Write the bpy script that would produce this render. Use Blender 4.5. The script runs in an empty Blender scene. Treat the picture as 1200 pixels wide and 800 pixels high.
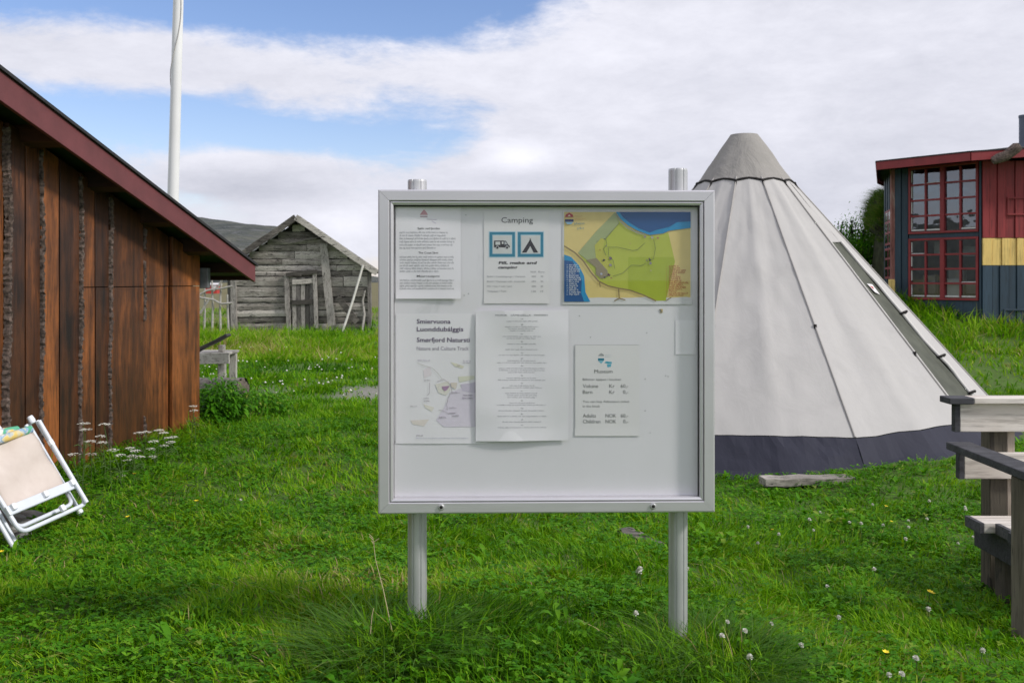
import bpy, bmesh, math, random
import numpy as np
from mathutils import Vector, Matrix, Euler

random.seed(7); RNG = np.random.default_rng(11)
R = math.radians
SC = bpy.context.scene
COL = SC.collection
E = 1.42            # eye height: world z of the camera
F = 1167.0          # focal length measured on the 1200 px wide photograph

# ------------------------------------------------------------------ camera
cam = bpy.data.cameras.new("camera"); camo = bpy.data.objects.new("camera", cam)
COL.objects.link(camo); SC.camera = camo
camo.location = (0, 0, E); camo.rotation_euler = (R(90), 0, 0)
cam.sensor_width = 36; cam.lens = 36 * F / 1200; cam.shift_y = -0.06
cam.clip_start = 0.05; cam.clip_end = 9000
cam.dof.use_dof = True; cam.dof.focus_distance = 3.3; cam.dof.aperture_fstop = 11

# ------------------------------------------------------------------ light
SUN_EL, SUN_AZ = 38.0, 112.0       # azimuth clockwise from +y (view direction)
sd = Vector((math.sin(R(SUN_AZ)) * math.cos(R(SUN_EL)), math.cos(R(SUN_AZ)) * math.cos(R(SUN_EL)), math.sin(R(SUN_EL))))
sun = bpy.data.lights.new("sun", 'SUN'); suno = bpy.data.objects.new("sun", sun); COL.objects.link(suno)
sun.energy = 2.8; sun.angle = R(8); sun.color = (1.0, 0.96, 0.91)
suno.rotation_euler = (-sd).to_track_quat('-Z', 'Y').to_euler()
SC.view_settings.view_transform = 'Standard'; SC.view_settings.look = 'None'
SC.view_settings.exposure = 0.06; SC.view_settings.gamma = 1.0; SC.view_settings.use_curve_mapping = False

def build_world():
    w = bpy.data.worlds.new("World"); SC.world = w; w.use_nodes = True
    nt = w.node_tree; nt.nodes.clear(); N = nt.nodes.new; L = nt.links.new
    out = N('ShaderNodeOutputWorld'); bg = N('ShaderNodeBackground'); L(bg.outputs[0], out.inputs[0])
    sky = N('ShaderNodeTexSky'); sky.sky_type = 'NISHITA'; sky.sun_disc = False
    sky.sun_elevation = R(SUN_EL); sky.sun_rotation = R(SUN_AZ); sky.air_density = 1.0; sky.dust_density = 0.3
    def M(op, a, b=None, c=None, clamp=False):
        n = N('ShaderNodeMath'); n.operation = op; n.use_clamp = clamp
        for i, v in enumerate((a, b, c)):
            if v is None: continue
            if isinstance(v, (int, float)): n.inputs[i].default_value = v
            else: L(v, n.inputs[i])
        return n.outputs[0]
    tc = N('ShaderNodeTexCoord'); sp = N('ShaderNodeSeparateXYZ'); L(tc.outputs['Generated'], sp.inputs[0])
    az = M('ARCTAN2', sp.outputs[0], sp.outputs[1]); el = M('ARCSINE', sp.outputs[2])
    # cloud space: flattened layers seen at a low angle
    cb = N('ShaderNodeCombineXYZ')
    L(M('MULTIPLY', az, 3.2), cb.inputs[0]); L(M('MULTIPLY', el, 8.0), cb.inputs[1]); cb.inputs[2].default_value = 3.7
    def noise(scale, detail, rough, dist=0.0, off=0.0, src=None):
        n = N('ShaderNodeTexNoise'); n.inputs['Scale'].default_value = scale; n.inputs['Detail'].default_value = detail
        n.inputs['Roughness'].default_value = rough; n.inputs['Distortion'].default_value = dist
        mp = N('ShaderNodeMapping'); mp.inputs['Location'].default_value = (off, off * .7, off * .3)
        L(src or cb.outputs[0], mp.inputs[0]); L(mp.outputs[0], n.inputs['Vector']); return n.outputs[0]
    n1 = noise(1.1, 9, .60, .35, 2.0); n2 = noise(3.0, 9, .66, .25, 9.0); n3 = noise(.8, 4, .5, .2, 5.3)
    dens = M('ADD', M('MULTIPLY', M('SUBTRACT', n1, .5), 1.9), M('MULTIPLY', M('SUBTRACT', n2, .5), 1.15))
    n4 = noise(7.5, 8, .68, .2, 14.0); dens = M('ADD', dens, M('MULTIPLY', M('SUBTRACT', n4, .5), .55)); dens = M('ADD', dens, 0.76)
    def lobe(px, py, rx, ry, amp):        # a thick or thin place in the cloud deck at a direction of the sky
        a0 = math.atan((px - 600) / F); e0 = math.atan((328 - py) / F * math.cos(a0))
        u = M('DIVIDE', M('SUBTRACT', az, a0), rx / F); v = M('DIVIDE', M('SUBTRACT', el, e0), ry / F)
        q = M('ADD', M('MULTIPLY', u, u), M('MULTIPLY', v, v))
        return M('MULTIPLY', M('EXPONENT', M('MULTIPLY', q, -1.0)), amp)
    for a in [(460, -25, 230, 66, -1.5), (60, -30, 260, 46, -1.1), (490, 160, 110, 46, -.95), (130, 130, 150, 40, -.85), (330, 165, 70, 20, -.4), (400, 225, 60, 14, -.4),
              (310, 150, 120, 30, -.45), (260, 235, 60, 18, -.3), (1000, 120, 420, 260, .7), (300, 80, 300, 26, .35),
              (615, 195, 60, 24, 1.1), (560, 205, 40, 14, .5), (290, 208, 75, 22, .85), (400, 268, 60, 22, .7), (60, 75, 120, 30, .25)]:
        dens = M('ADD', dens, lobe(*a))
    mr = N('ShaderNodeMapRange'); mr.interpolation_type = 'SMOOTHSTEP'; L(dens, mr.inputs[0])
    mr.inputs[1].default_value = 0.08; mr.inputs[2].default_value = 0.80
    # cloud brightness: greyer thick parts, brighter wisps
    br = M('ADD', M('MULTIPLY', M('SUBTRACT', n3, .5), .35), M('ADD', M('MULTIPLY', M('SUBTRACT', n2, .5), .42), M('MULTIPLY', M('SUBTRACT', n4, .5), .22)))
    br = M('ADD', br, .72)
    for a in [(290, 218, 85, 22, -.26), (265, 185, 60, 12, .12), (610, 182, 45, 16, .3), (620, 212, 70, 12, -.12), (400, 262, 50, 16, .15), (1000, 260, 200, 70, -.06), (130, 165, 60, 20, -.1), (650, 60, 200, 60, .05)]:
        br = M('ADD', br, lobe(*a))
    ramp = N('ShaderNodeMix'); ramp.data_type = 'RGBA'; L(M('MULTIPLY', br, 1.0, clamp=True), ramp.inputs[0])
    ramp.inputs[6].default_value = (.22, .245, .33, 1); ramp.inputs[7].default_value = (.97, .97, 1.06, 1)
    hsv = N('ShaderNodeHueSaturation'); hsv.inputs['Saturation'].default_value = 1.12; hsv.inputs['Value'].default_value = SKYV
    L(sky.outputs[0], hsv.inputs['Color'])
    tn = N('ShaderNodeMix'); tn.data_type = 'RGBA'; tn.blend_type = 'MULTIPLY'; tn.inputs[0].default_value = 1; L(hsv.outputs[0], tn.inputs[6]); tn.inputs[7].default_value = (1.06, .98, 1.12, 1)
    cs = N('ShaderNodeVectorMath'); cs.operation = 'SCALE'; L(ramp.outputs[2], cs.inputs[0]); cs.inputs[3].default_value = 1 / SKYS
    mx = N('ShaderNodeMix'); mx.data_type = 'RGBA'; L(mr.outputs[0], mx.inputs[0]); L(tn.outputs[2], mx.inputs[6]); L(cs.outputs[0], mx.inputs[7])
    L(mx.outputs[2], bg.inputs[0]); bg.inputs[1].default_value = SKYS
SKYS, SKYV = 0.10, 1.32
build_world()

# ------------------------------------------------------------------ helpers
def W(px, py, d):                    # the point at distance d whose place was measured on the photograph
    return Vector(((px - 600) / F * d, d, E - (py - 328) / F * d))

def tag(o, label=None, cat=None, group=None, kind=None):
    if label: o['label'] = label
    if cat: o['category'] = cat
    if group: o['group'] = group
    if kind: o['kind'] = kind
    return o

def empty(name, loc, label, cat, group=None, rz=0.0):
    o = bpy.data.objects.new(name, None); COL.objects.link(o); o.location = loc; o.rotation_euler = (0, 0, rz)
    o.empty_display_size = .1
    return tag(o, label, cat, group)

def parent_keep(o, p):
    o.parent = p
    if p is not None: o.matrix_parent_inverse = Matrix.Identity(4)

class MB:
    """collects shapes in world (or local) space, links them as one mesh object"""
    def __init__(s): s.v = []; s.f = []; s.m = []; s.r = []; s.sm = []
    def add(s, vs, fs, mi=0, rnd=None, smooth=False):
        b = len(s.v); rnd = random.random() if rnd is None else rnd
        s.v += [tuple(p) for p in vs]
        for f in fs: s.f.append(tuple(b + i for i in f)); s.m.append(mi); s.r.append(rnd); s.sm.append(smooth)
    def box(s, a, b, mi=0, rnd=None, M=None):
        x0, y0, z0 = a; x1, y1, z1 = b
        vs = [Vector(p) for p in ((x0,y0,z0),(x1,y0,z0),(x1,y1,z0),(x0,y1,z0),(x0,y0,z1),(x1,y0,z1),(x1,y1,z1),(x0,y1,z1))]
        if M is not None: vs = [M @ p for p in vs]
        s.add(vs, [(0,3,2,1),(4,5,6,7),(0,1,5,4),(1,2,6,5),(2,3,7,6),(3,0,4,7)], mi, rnd)
    def hexa(s, bot, top, mi=0, rnd=None):      # two quads
        s.add(list(bot) + list(top), [(0,3,2,1),(4,5,6,7),(0,1,5,4),(1,2,6,5),(2,3,7,6),(3,0,4,7)], mi, rnd)
    def beam(s, p, q, w, h, mi=0, rnd=None, up=Vector((0,0,1)), nseg=1, wob=0.0):
        p = Vector(p); q = Vector(q); d = (q - p); l = d.length; d.normalize()
        sx = d.cross(up)
        if sx.length < 1e-4: sx = Vector((1,0,0))
        sx.normalize(); sz = sx.cross(d).normalized()
        vs = []; fs = []
        for i in range(nseg + 1):
            c = p + d * l * i / nseg
            if 0 < i < nseg: c = c + sx * random.uniform(-wob, wob) + sz * random.uniform(-wob, wob)
            for a, b in ((-1,-1),(1,-1),(1,1),(-1,1)): vs.append(c + sx * a * w/2 + sz * b * h/2)
        for i in range(nseg):
            for k in range(4):
                fs.append((i*4+k, i*4+(k+1)%4, (i+1)*4+(k+1)%4, (i+1)*4+k))
        fs.append((3,2,1,0)); n = nseg*4; fs.append((n,n+1,n+2,n+3))
        s.add(vs, fs, mi, rnd)
    def tube(s, pts, r, n=10, mi=0, rnd=None, caps=True, rfun=None, smooth=True):
        pts = [Vector(p) for p in pts]; m = len(pts)
        rr = r if isinstance(r, (list, tuple)) else [r] * m
        vs = []; fs = []; prev = None
        for i, p in enumerate(pts):
            t = (pts[min(i+1, m-1)] - pts[max(i-1, 0)]).normalized()
            if prev is None:
                a = t.cross(Vector((0,0,1)));
                if a.length < 1e-3: a = t.cross(Vector((0,1,0)))
                a.normalize()
            else:
                a = (prev - t * prev.dot(t)).normalized()
            prev = a; b = t.cross(a)
            for k in range(n):
                th = 2*math.pi*k/n; q = rr[i] * (rfun(th, i) if rfun else 1)
                vs.append(p + (a * math.cos(th) + b * math.sin(th)) * q)
        for i in range(m-1):
            for k in range(n): fs.append((i*n+k, i*n+(k+1)%n, (i+1)*n+(k+1)%n, (i+1)*n+k))
        s.add(vs, fs, mi, rnd, smooth)
        if caps:
            s.add(vs[:n], [tuple(reversed(range(n)))], mi, rnd); s.add(vs[-n:], [tuple(range(n))], mi, rnd)
    def build(s, name, mats, parent=None, bevel=0.0, origin=None, seg=2):
        me = bpy.data.meshes.new(name)
        vs = s.v
        if origin is not None: vs = [(x-origin[0], y-origin[1], z-origin[2]) for x, y, z in vs]
        me.from_pydata(vs, [], s.f); me.update()
        for m in (mats if isinstance(mats, (list, tuple)) else [mats]): me.materials.append(m)
        me.polygons.foreach_set('material_index', s.m)
        me.polygons.foreach_set('use_smooth', s.sm)
        at = me.attributes.new('rnd', 'FLOAT', 'FACE'); at.data.foreach_set('value', s.r)
        o = bpy.data.objects.new(name, me); COL.objects.link(o)
        if origin is not None: o.location = origin
        if parent is not None: o.parent = parent
        if bevel:
            b = o.modifiers.new('bevel', 'BEVEL'); b.width = bevel; b.segments = seg; b.limit_method = 'ANGLE'; b.angle_limit = R(40)
            b.harden_normals = False
        return o

def bigmesh(name, V, faces_sizes, loops, mats, attrs=None, smooth=False, midx=None):
    """numpy arrays -> mesh object"""
    me = bpy.data.meshes.new(name)
    me.vertices.add(len(V)); me.vertices.foreach_set('co', np.ascontiguousarray(V, dtype=np.float32).ravel())
    me.loops.add(len(loops)); me.loops.foreach_set('vertex_index', np.ascontiguousarray(loops, dtype=np.int32))
    me.polygons.add(len(faces_sizes))
    starts = np.concatenate([[0], np.cumsum(faces_sizes)[:-1]]).astype(np.int32)
    me.polygons.foreach_set('loop_start', starts)
    me.update(calc_edges=True)
    for m in (mats if isinstance(mats, (list, tuple)) else [mats]): me.materials.append(m)
    if smooth: me.polygons.foreach_set('use_smooth', np.ones(len(faces_sizes), dtype=bool))
    if midx is not None: me.polygons.foreach_set('material_index', midx.astype(np.int32))
    for k, a in (attrs or {}).items():
        at = me.attributes.new(k, 'FLOAT', 'POINT'); at.data.foreach_set('value', np.ascontiguousarray(a, dtype=np.float32))
    me.validate()
    o = bpy.data.objects.new(name, me); COL.objects.link(o); return o

# value noise on arrays
def _hash(ix, iy, seed):
    h = (ix.astype(np.int64) * 374761393 + iy.astype(np.int64) * 668265263 + seed * 1442695041) & 0x7fffffff
    h = ((h ^ (h >> 13)) * 1274126177) & 0x7fffffff
    return ((h ^ (h >> 16)) & 0xffff) / 65535.0
def vnoise(x, y, s=1.0, seed=0):
    x = np.asarray(x, float) / s; y = np.asarray(y, float) / s
    ix = np.floor(x); iy = np.floor(y); fx = x - ix; fy = y - iy
    fx = fx*fx*(3-2*fx); fy = fy*fy*(3-2*fy)
    a = _hash(ix, iy, seed); b = _hash(ix+1, iy, seed); c = _hash(ix, iy+1, seed); d = _hash(ix+1, iy+1, seed)
    return (a*(1-fx)+b*fx)*(1-fy) + (c*(1-fx)+d*fx)*fy
def fbm(x, y, s=1.0, seed=0, o=3):
    t = 0; a = .5; n = 0
    for i in range(o): t = t + a*vnoise(x, y, s/2**i, seed+i*17); n += a; a *= .5
    return t / n

# ------------------------------------------------------------------ materials
def new_mat(name):
    m = bpy.data.materials.new(name); m.use_nodes = True; nt = m.node_tree
    return m, nt, nt.nodes, nt.links, nt.nodes['Principled BSDF']
def coords(nt, scale=(1,1,1), kind='Object', rot=(0,0,0)):
    tc = nt.nodes.new('ShaderNodeTexCoord'); mp = nt.nodes.new('ShaderNodeMapping')
    mp.inputs['Scale'].default_value = scale; mp.inputs['Rotation'].default_value = rot
    nt.links.new(tc.outputs[kind], mp.inputs[0]); return mp.outputs[0]
def tnoise(nt, vec, scale=5, detail=6, rough=.6, dist=0):
    n = nt.nodes.new('ShaderNodeTexNoise'); n.inputs['Scale'].default_value = scale; n.inputs['Detail'].default_value = detail
    n.inputs['Roughness'].default_value = rough; n.inputs['Distortion'].default_value = dist
    if vec is not None: nt.links.new(vec, n.inputs['Vector'])
    return n.outputs[0]
def ramp(nt, fac, stops):
    r = nt.nodes.new('ShaderNodeValToRGB'); nt.links.new(fac, r.inputs[0])
    el = r.color_ramp.elements
    while len(el) < len(stops): el.new(.5)
    for e, (p, c) in zip(el, stops): e.position = p; e.color = (*c, 1) if len(c) == 3 else c
    return r.outputs[0]
def mixc(nt, fac, a, b, mode='MIX'):
    n = nt.nodes.new('ShaderNodeMix'); n.data_type = 'RGBA'; n.blend_type = mode
    for i, v in ((0, fac), (6, a), (7, b)):
        if isinstance(v, (int, float)): n.inputs[i].default_value = v
        elif isinstance(v, tuple): n.inputs[i].default_value = (*v, 1) if len(v) == 3 else v
        else: nt.links.new(v, n.inputs[i])
    return n.outputs[2]
def mth(nt, op, a, b=0.0, clamp=False):
    n = nt.nodes.new('ShaderNodeMath'); n.operation = op; n.use_clamp = clamp
    for i, v in enumerate((a, b)):
        if isinstance(v, (int, float)): n.inputs[i].default_value = v
        else: nt.links.new(v, n.inputs[i])
    return n.outputs[0]
def attr(nt, name):
    a = nt.nodes.new('ShaderNodeAttribute'); a.attribute_name = name; return a.outputs['Fac']
def bump(nt, bsdf, h, strength=.3, dist=.01):
    b = nt.nodes.new('ShaderNodeBump'); b.inputs['Strength'].default_value = strength; b.inputs['Distance'].default_value = dist
    nt.links.new(h, b.inputs['Height']); nt.links.new(b.outputs[0], bsdf.inputs['Normal'])
def plain(name, col, rough=.6, metal=0.0, var=.12, nscale=8, bmp=.0, spec=.5):
    m, nt, N, L, b = new_mat(name)
    v = coords(nt); n = tnoise(nt, v, nscale, 5)
    lo = tuple(c * (1-var) for c in col); hi = tuple(min(1, c * (1+var)) for c in col)
    L.new(ramp(nt, n, [(.3, lo), (.7, hi)]), b.inputs['Base Color'])
    b.inputs['Roughness'].default_value = rough; b.inputs['Metallic'].default_value = metal
    b.inputs['Specular IOR Level'].default_value = spec
    if bmp: bump(nt, b, tnoise(nt, v, nscale*6, 4), bmp, .004)
    return m
def wood(name, cols, grain=(1,1,1), scale=14, rough=.8, rndw=.5, knots=True, bs=.5, blot=1.2, crack=.0):
    """cols: dark, mid, light; grain = axis scale (small along the grain)"""
    m, nt, N, L, b = new_mat(name)
    r = attr(nt, 'rnd')
    tc = N.new('ShaderNodeTexCoord'); ad = N.new('ShaderNodeVectorMath'); ad.operation = 'ADD'
    cx = N.new('ShaderNodeCombineXYZ'); L.new(mth(nt, 'MULTIPLY', r, 37.0), cx.inputs[0]); L.new(mth(nt, 'MULTIPLY', r, 91.0), cx.inputs[1]); L.new(mth(nt, 'MULTIPLY', r, 53.0), cx.inputs[2])
    L.new(tc.outputs['Object'], ad.inputs[0]); L.new(cx.outputs[0], ad.inputs[1])
    mp = N.new('ShaderNodeMapping'); mp.inputs['Scale'].default_value = grain; L.new(ad.outputs[0], mp.inputs[0]); v = mp.outputs[0]
    g = tnoise(nt, v, scale, 8, .65, .4); bl = tnoise(nt, ad.outputs[0], blot, 4, .6, .3); fine = tnoise(nt, v, scale*5, 4, .7)
    f = mth(nt, 'ADD', mth(nt, 'MULTIPLY', g, .55), mth(nt, 'MULTIPLY', bl, .45))
    f = mth(nt, 'ADD', f, mth(nt, 'MULTIPLY', mth(nt, 'SUBTRACT', r, .5), rndw))
    c = ramp(nt, f, [(.30, cols[0]), (.5, cols[1]), (.70, cols[2])])
    c = mixc(nt, mth(nt, 'MULTIPLY', ramp(nt, fine, [(.35, (1,1,1)), (.5, (0,0,0))]), .55), c, tuple(x*.45 for x in cols[0]))
    if crack:
        cr = tnoise(nt, v, scale*1.7, 3, .5, 1.2)
        c = mixc(nt, mth(nt, 'MULTIPLY', ramp(nt, cr, [(.36, (1,1,1)), (.40, (0,0,0))]), crack), c, (.012, .010, .009))
    L.new(c, b.inputs['Base Color']); b.inputs['Roughness'].default_value = rough
    hh = mth(nt, 'ADD', mth(nt, 'MULTIPLY', g, .6), mth(nt, 'MULTIPLY', fine, .4))
    bump(nt, b, hh, bs, .008)
    return m
# ------------------------------------------------------------------ ground
CP = [(0,0,-1.28),(-2,1,-1.3),(2,1,-1.32),(-.55,3.2,-1.15),(.53,3.2,-1.2),(0,2.5,-1.22),(2,4.4,-1.45),(3.5,4.6,-1.5),(-2.4,4.8,-1.33),(-2.45,5.8,-1.3),
      (-3.2,5,-1.34),(-2.45,8.3,-1.27),(-1.5,5.5,-1.3),(-1.2,8.3,-1.33),(2,7.2,-1.50),(1.2,7.4,-1.50),(3,7.6,-1.43),(3.9,8.2,-1.38),(0,6,-1.38),(1,10,-1.45),(4,10.5,-1.42),(-3,13,-1.4),(5.5,10,-1.36),
      (-6,20,-1.38),(-8,29,-1.47),(-3,29,-1.47),(-3,22,-1.40),(0,20,-1.4),(6,12,-1.22),(6.5,14,-.98),(8.5,13.2,-1.05),(7.5,15.2,-.80),(9.5,15.0,-.86),(6.4,16.6,-.36),
      (8.5,17.5,-.4),(5,14.5,-1.12),(4,17,-1.1),(5,18,-.8),(6.4,20,-.2),(4,24,-.9),(10,22,-.1),(-12,12,-1.4),(-10,5,-1.4),(8,5,-1.5),(12,10,-1.3),(0,40,-1.7),(-14,40,-1.7),(14,40,-1.3),(0,-8,-1.5),(-10,-6,-1.5),(10,-6,-1.5)]
_c = np.array(CP); _n = len(_c)
def _k(r): return np.sqrt(r*r + .25)
_A = np.zeros((_n+3, _n+3)); _d = np.hypot(_c[:,None,0]-_c[None,:,0], _c[:,None,1]-_c[None,:,1])
_A[:_n,:_n] = _k(_d); _A[:_n,_n] = 1; _A[:_n,_n+1] = _c[:,0]; _A[:_n,_n+2] = _c[:,1]; _A[_n:,:_n] = _A[:_n,_n:].T
_w = np.linalg.solve(_A, np.concatenate([_c[:,2], [0,0,0]]))
def gz(x, y):
    x = np.atleast_1d(np.asarray(x, float)); y = np.atleast_1d(np.asarray(y, float))
    sh = x.shape; x = x.ravel(); y = y.ravel()
    rr = np.hypot(x, y); lim = np.minimum(1, 42/np.maximum(rr, 1e-6)); xc = x*lim; yc = y*lim
    h = _w[_n] + _w[_n+1]*xc + _w[_n+2]*yc
    for i in range(_n): h = h + _w[i]*_k(np.hypot(xc-_c[i,0], yc-_c[i,1]))
    far = np.clip((rr-42)/160, 0, 1); far = far*far*(3-2*far)
    h = h*(1-far) + (-3.2)*far
    near = np.clip(rr/3, .3, 1)*np.clip(1-(rr-30)/30, 0, 1)
    h = h + (fbm(x, y, 1.3, 3, 3)-.5)*.10*near + (vnoise(x, y, .28, 8)-.5)*.022*near
    h = h + (fbm(x, y, 60, 5, 3)-.5)*2.0*np.clip((rr-60)/200, 0, 1)
    return (h + E).reshape(sh)
def gz1(x, y): return float(gz([x], [y])[0])

def smooth01(t): t = np.clip(t, 0, 1); return t*t*(3-2*t)
def path_mask(x, y):           # worn gravelly strip crossing behind the barn
    c = 12.6 + .18*(x+2) + (fbm(x, y, 2.2, 31)-.5)*1.6
    return smooth01(1.25-np.abs(y-c)/.75)*smooth01((-x-.2)/1.0)*smooth01((fbm(x, y, .5, 77)-.30)/.25)

m_soil, nt, N_, L_, b_ = new_mat('soil_and_turf')
v_ = coords(nt); f1 = tnoise(nt, v_, 3.0, 7, .65); f2 = tnoise(nt, v_, .6, 5, .6); f3 = tnoise(nt, v_, 26, 4, .7)
turf = mixc(nt, f1, (.045, .105, .006), (.085, .17, .012))
turf = mixc(nt, ramp(nt, f3, [(.5, (0,0,0)), (.75, (1,1,1))]), turf, (.075, .055, .028))
far = mixc(nt, ramp(nt, f2, [(.35, (0,0,0)), (.65, (1,1,1))]), (.10, .10, .03), (.16, .13, .055))
gravel = mixc(nt, f3, (.10, .095, .085), (.34, .32, .29))
c_ = mixc(nt, attr(nt, 'farness'), turf, far); c_ = mixc(nt, attr(nt, 'path'), c_, gravel)
L_.new(c_, b_.inputs['Base Color']); b_.inputs['Roughness'].default_value = .95; bump(nt, b_, f3, .6, .02)

def build_ground():
    nr, na = 230, 720
    rs = np.concatenate([[0.05], np.geomspace(.4, 4200, nr-1)])
    th = np.linspace(0, 2*np.pi, na, endpoint=False)
    X = (rs[:,None]*np.sin(th)).ravel(); Y = (rs[:,None]*np.cos(th)).ravel()
    Z = gz(X, Y)
    V = np.stack([X, Y, Z], 1)
    i = np.arange(nr-1)[:,None]; k = np.arange(na)[None,:]; k2 = (k+1) % na
    q = np.stack([(i*na+k), ((i+1)*na+k), ((i+1)*na+k2), (i*na+k2)], -1).reshape(-1, 4)[:, ::-1]
    cap = np.arange(na)[::-1]
    loops = np.concatenate([q.ravel(), cap]); sizes = np.concatenate([np.full(len(q), 4), [na]])
    rr = np.hypot(X, Y)
    o = bigmesh('ground', V, sizes, loops, m_soil, {'farness': smooth01((rr-28)/25), 'path': path_mask(X, Y)}, True)
    tag(o, kind='structure', label='grassy ground sloping gently up to the buildings')
build_ground()

# mountain ridge on the left horizon
m_rock = None
def build_hills():
    m, nt, N, L, b = new_mat('mountain_rock')
    v = coords(nt); a = tnoise(nt, coords(nt, (.004,.004,.010)), 3, 9, .62, .4); c = tnoise(nt, coords(nt, (.012,.012,.05)), 3, 8, .7, .8)
    col = ramp(nt, a, [(.36,(.035,.045,.045)),(.5,(.075,.085,.07)),(.64,(.13,.13,.10))]); col = mixc(nt, mth(nt,'MULTIPLY',ramp(nt, c, [(.50,(0,0,0)),(.66,(1,1,1))]),.6), col, (.18,.18,.19))
    L.new(col, b.inputs['Base Color']); b.inputs['Roughness'].default_value = .95; bump(nt, b, c, 1.0, 12)
    az = np.radians(np.linspace(-150, -5, 520)); nr = 40
    t = np.linspace(0, 1, nr)
    # crest height in px above the horizon as a function of px column (measured where seen)
    px = 600 + F*np.tan(np.clip(az, -1.2, 0))
    crest = np.interp(px, [-2500, -1400, -400, 100, 230, 262, 300, 325, 350, 400, 432, 470, 500], [120, 105, 88, 66, 67, 65, 61, 58, 50, 26, 7, 1, 0])
    V = []
    for j in range(nr):
        s = t[j]; d = 1100 + 1300*s
        prof = np.sin(min(1, s*1.6)*np.pi/2)**.8 if s < .625 else 1 - .15*(s-.625)
        d2 = d/np.maximum(np.cos(az), .5)
        dd = 1100 + 1300*.6
        hgt = crest/F*dd*prof
        x = np.sin(az)*d2; y = np.cos(az)*d2
        hgt = hgt + (fbm(x, y, 260, 4, 5)-.5)*46*prof*min(1, s*4)*(crest/60)*(1 - .85*np.clip((s-.5)*8,0,1)) - (3 if s == 0 else 0)
        V.append(np.stack([x, y, E-3.2+hgt], 1))
    V = np.concatenate(V); n = len(az)
    i = np.arange(nr-1)[:,None]; k = np.arange(n-1)[None,:]
    q = np.stack([i*n+k, i*n+k+1, (i+1)*n+k+1, (i+1)*n+k], -1).reshape(-1, 4)
    o = bigmesh('hills', V, np.full(len(q), 4), q.ravel(), m, None, True)
    tag(o, kind='structure', label='dark flat-topped mountain on the far left horizon')
build_hills()

# ------------------------------------------------------------------ shared woods
m_grey = wood('weathered_grey_wood', ((.070,.062,.054),(.27,.245,.215),(.54,.50,.45)), (.12,1,1), 22, .9, .55, bs=.9, blot=1.5, crack=.9)
m_greyv = wood('weathered_grey_upright_wood', ((.065,.060,.055),(.22,.20,.185),(.42,.39,.355)), (1,1,.12), 22, .9, .5, bs=.9, blot=1.5, crack=.9)
m_barn = wood('tarred_brown_boards', ((.011,.006,.004),(.090,.031,.010),(.34,.112,.028)), (1,1,.10), 13, .42, .50, bs=.35, blot=1.6, crack=.25)
m_barnh = wood('tarred_brown_beams', ((.020,.009,.006),(.060,.020,.010),(.10,.032,.013)), (.1,1,1), 13, .6, .2, bs=.35, blot=1.6)
m_bark = plain('bark_edge', (.115,.085,.070), .95, 0, .85, 45, .8)
m_fascia = plain('red_brown_fascia_paint', (.135,.034,.036), .55, 0, .16, 7, .12)
m_felt = plain('black_roof_felt', (.022,.022,.024), .8, 0, .3, 30, .3)
m_soffit = plain('dark_green_soffit', (.020,.030,.018), .8, 0, .3, 6, .1)

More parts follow.
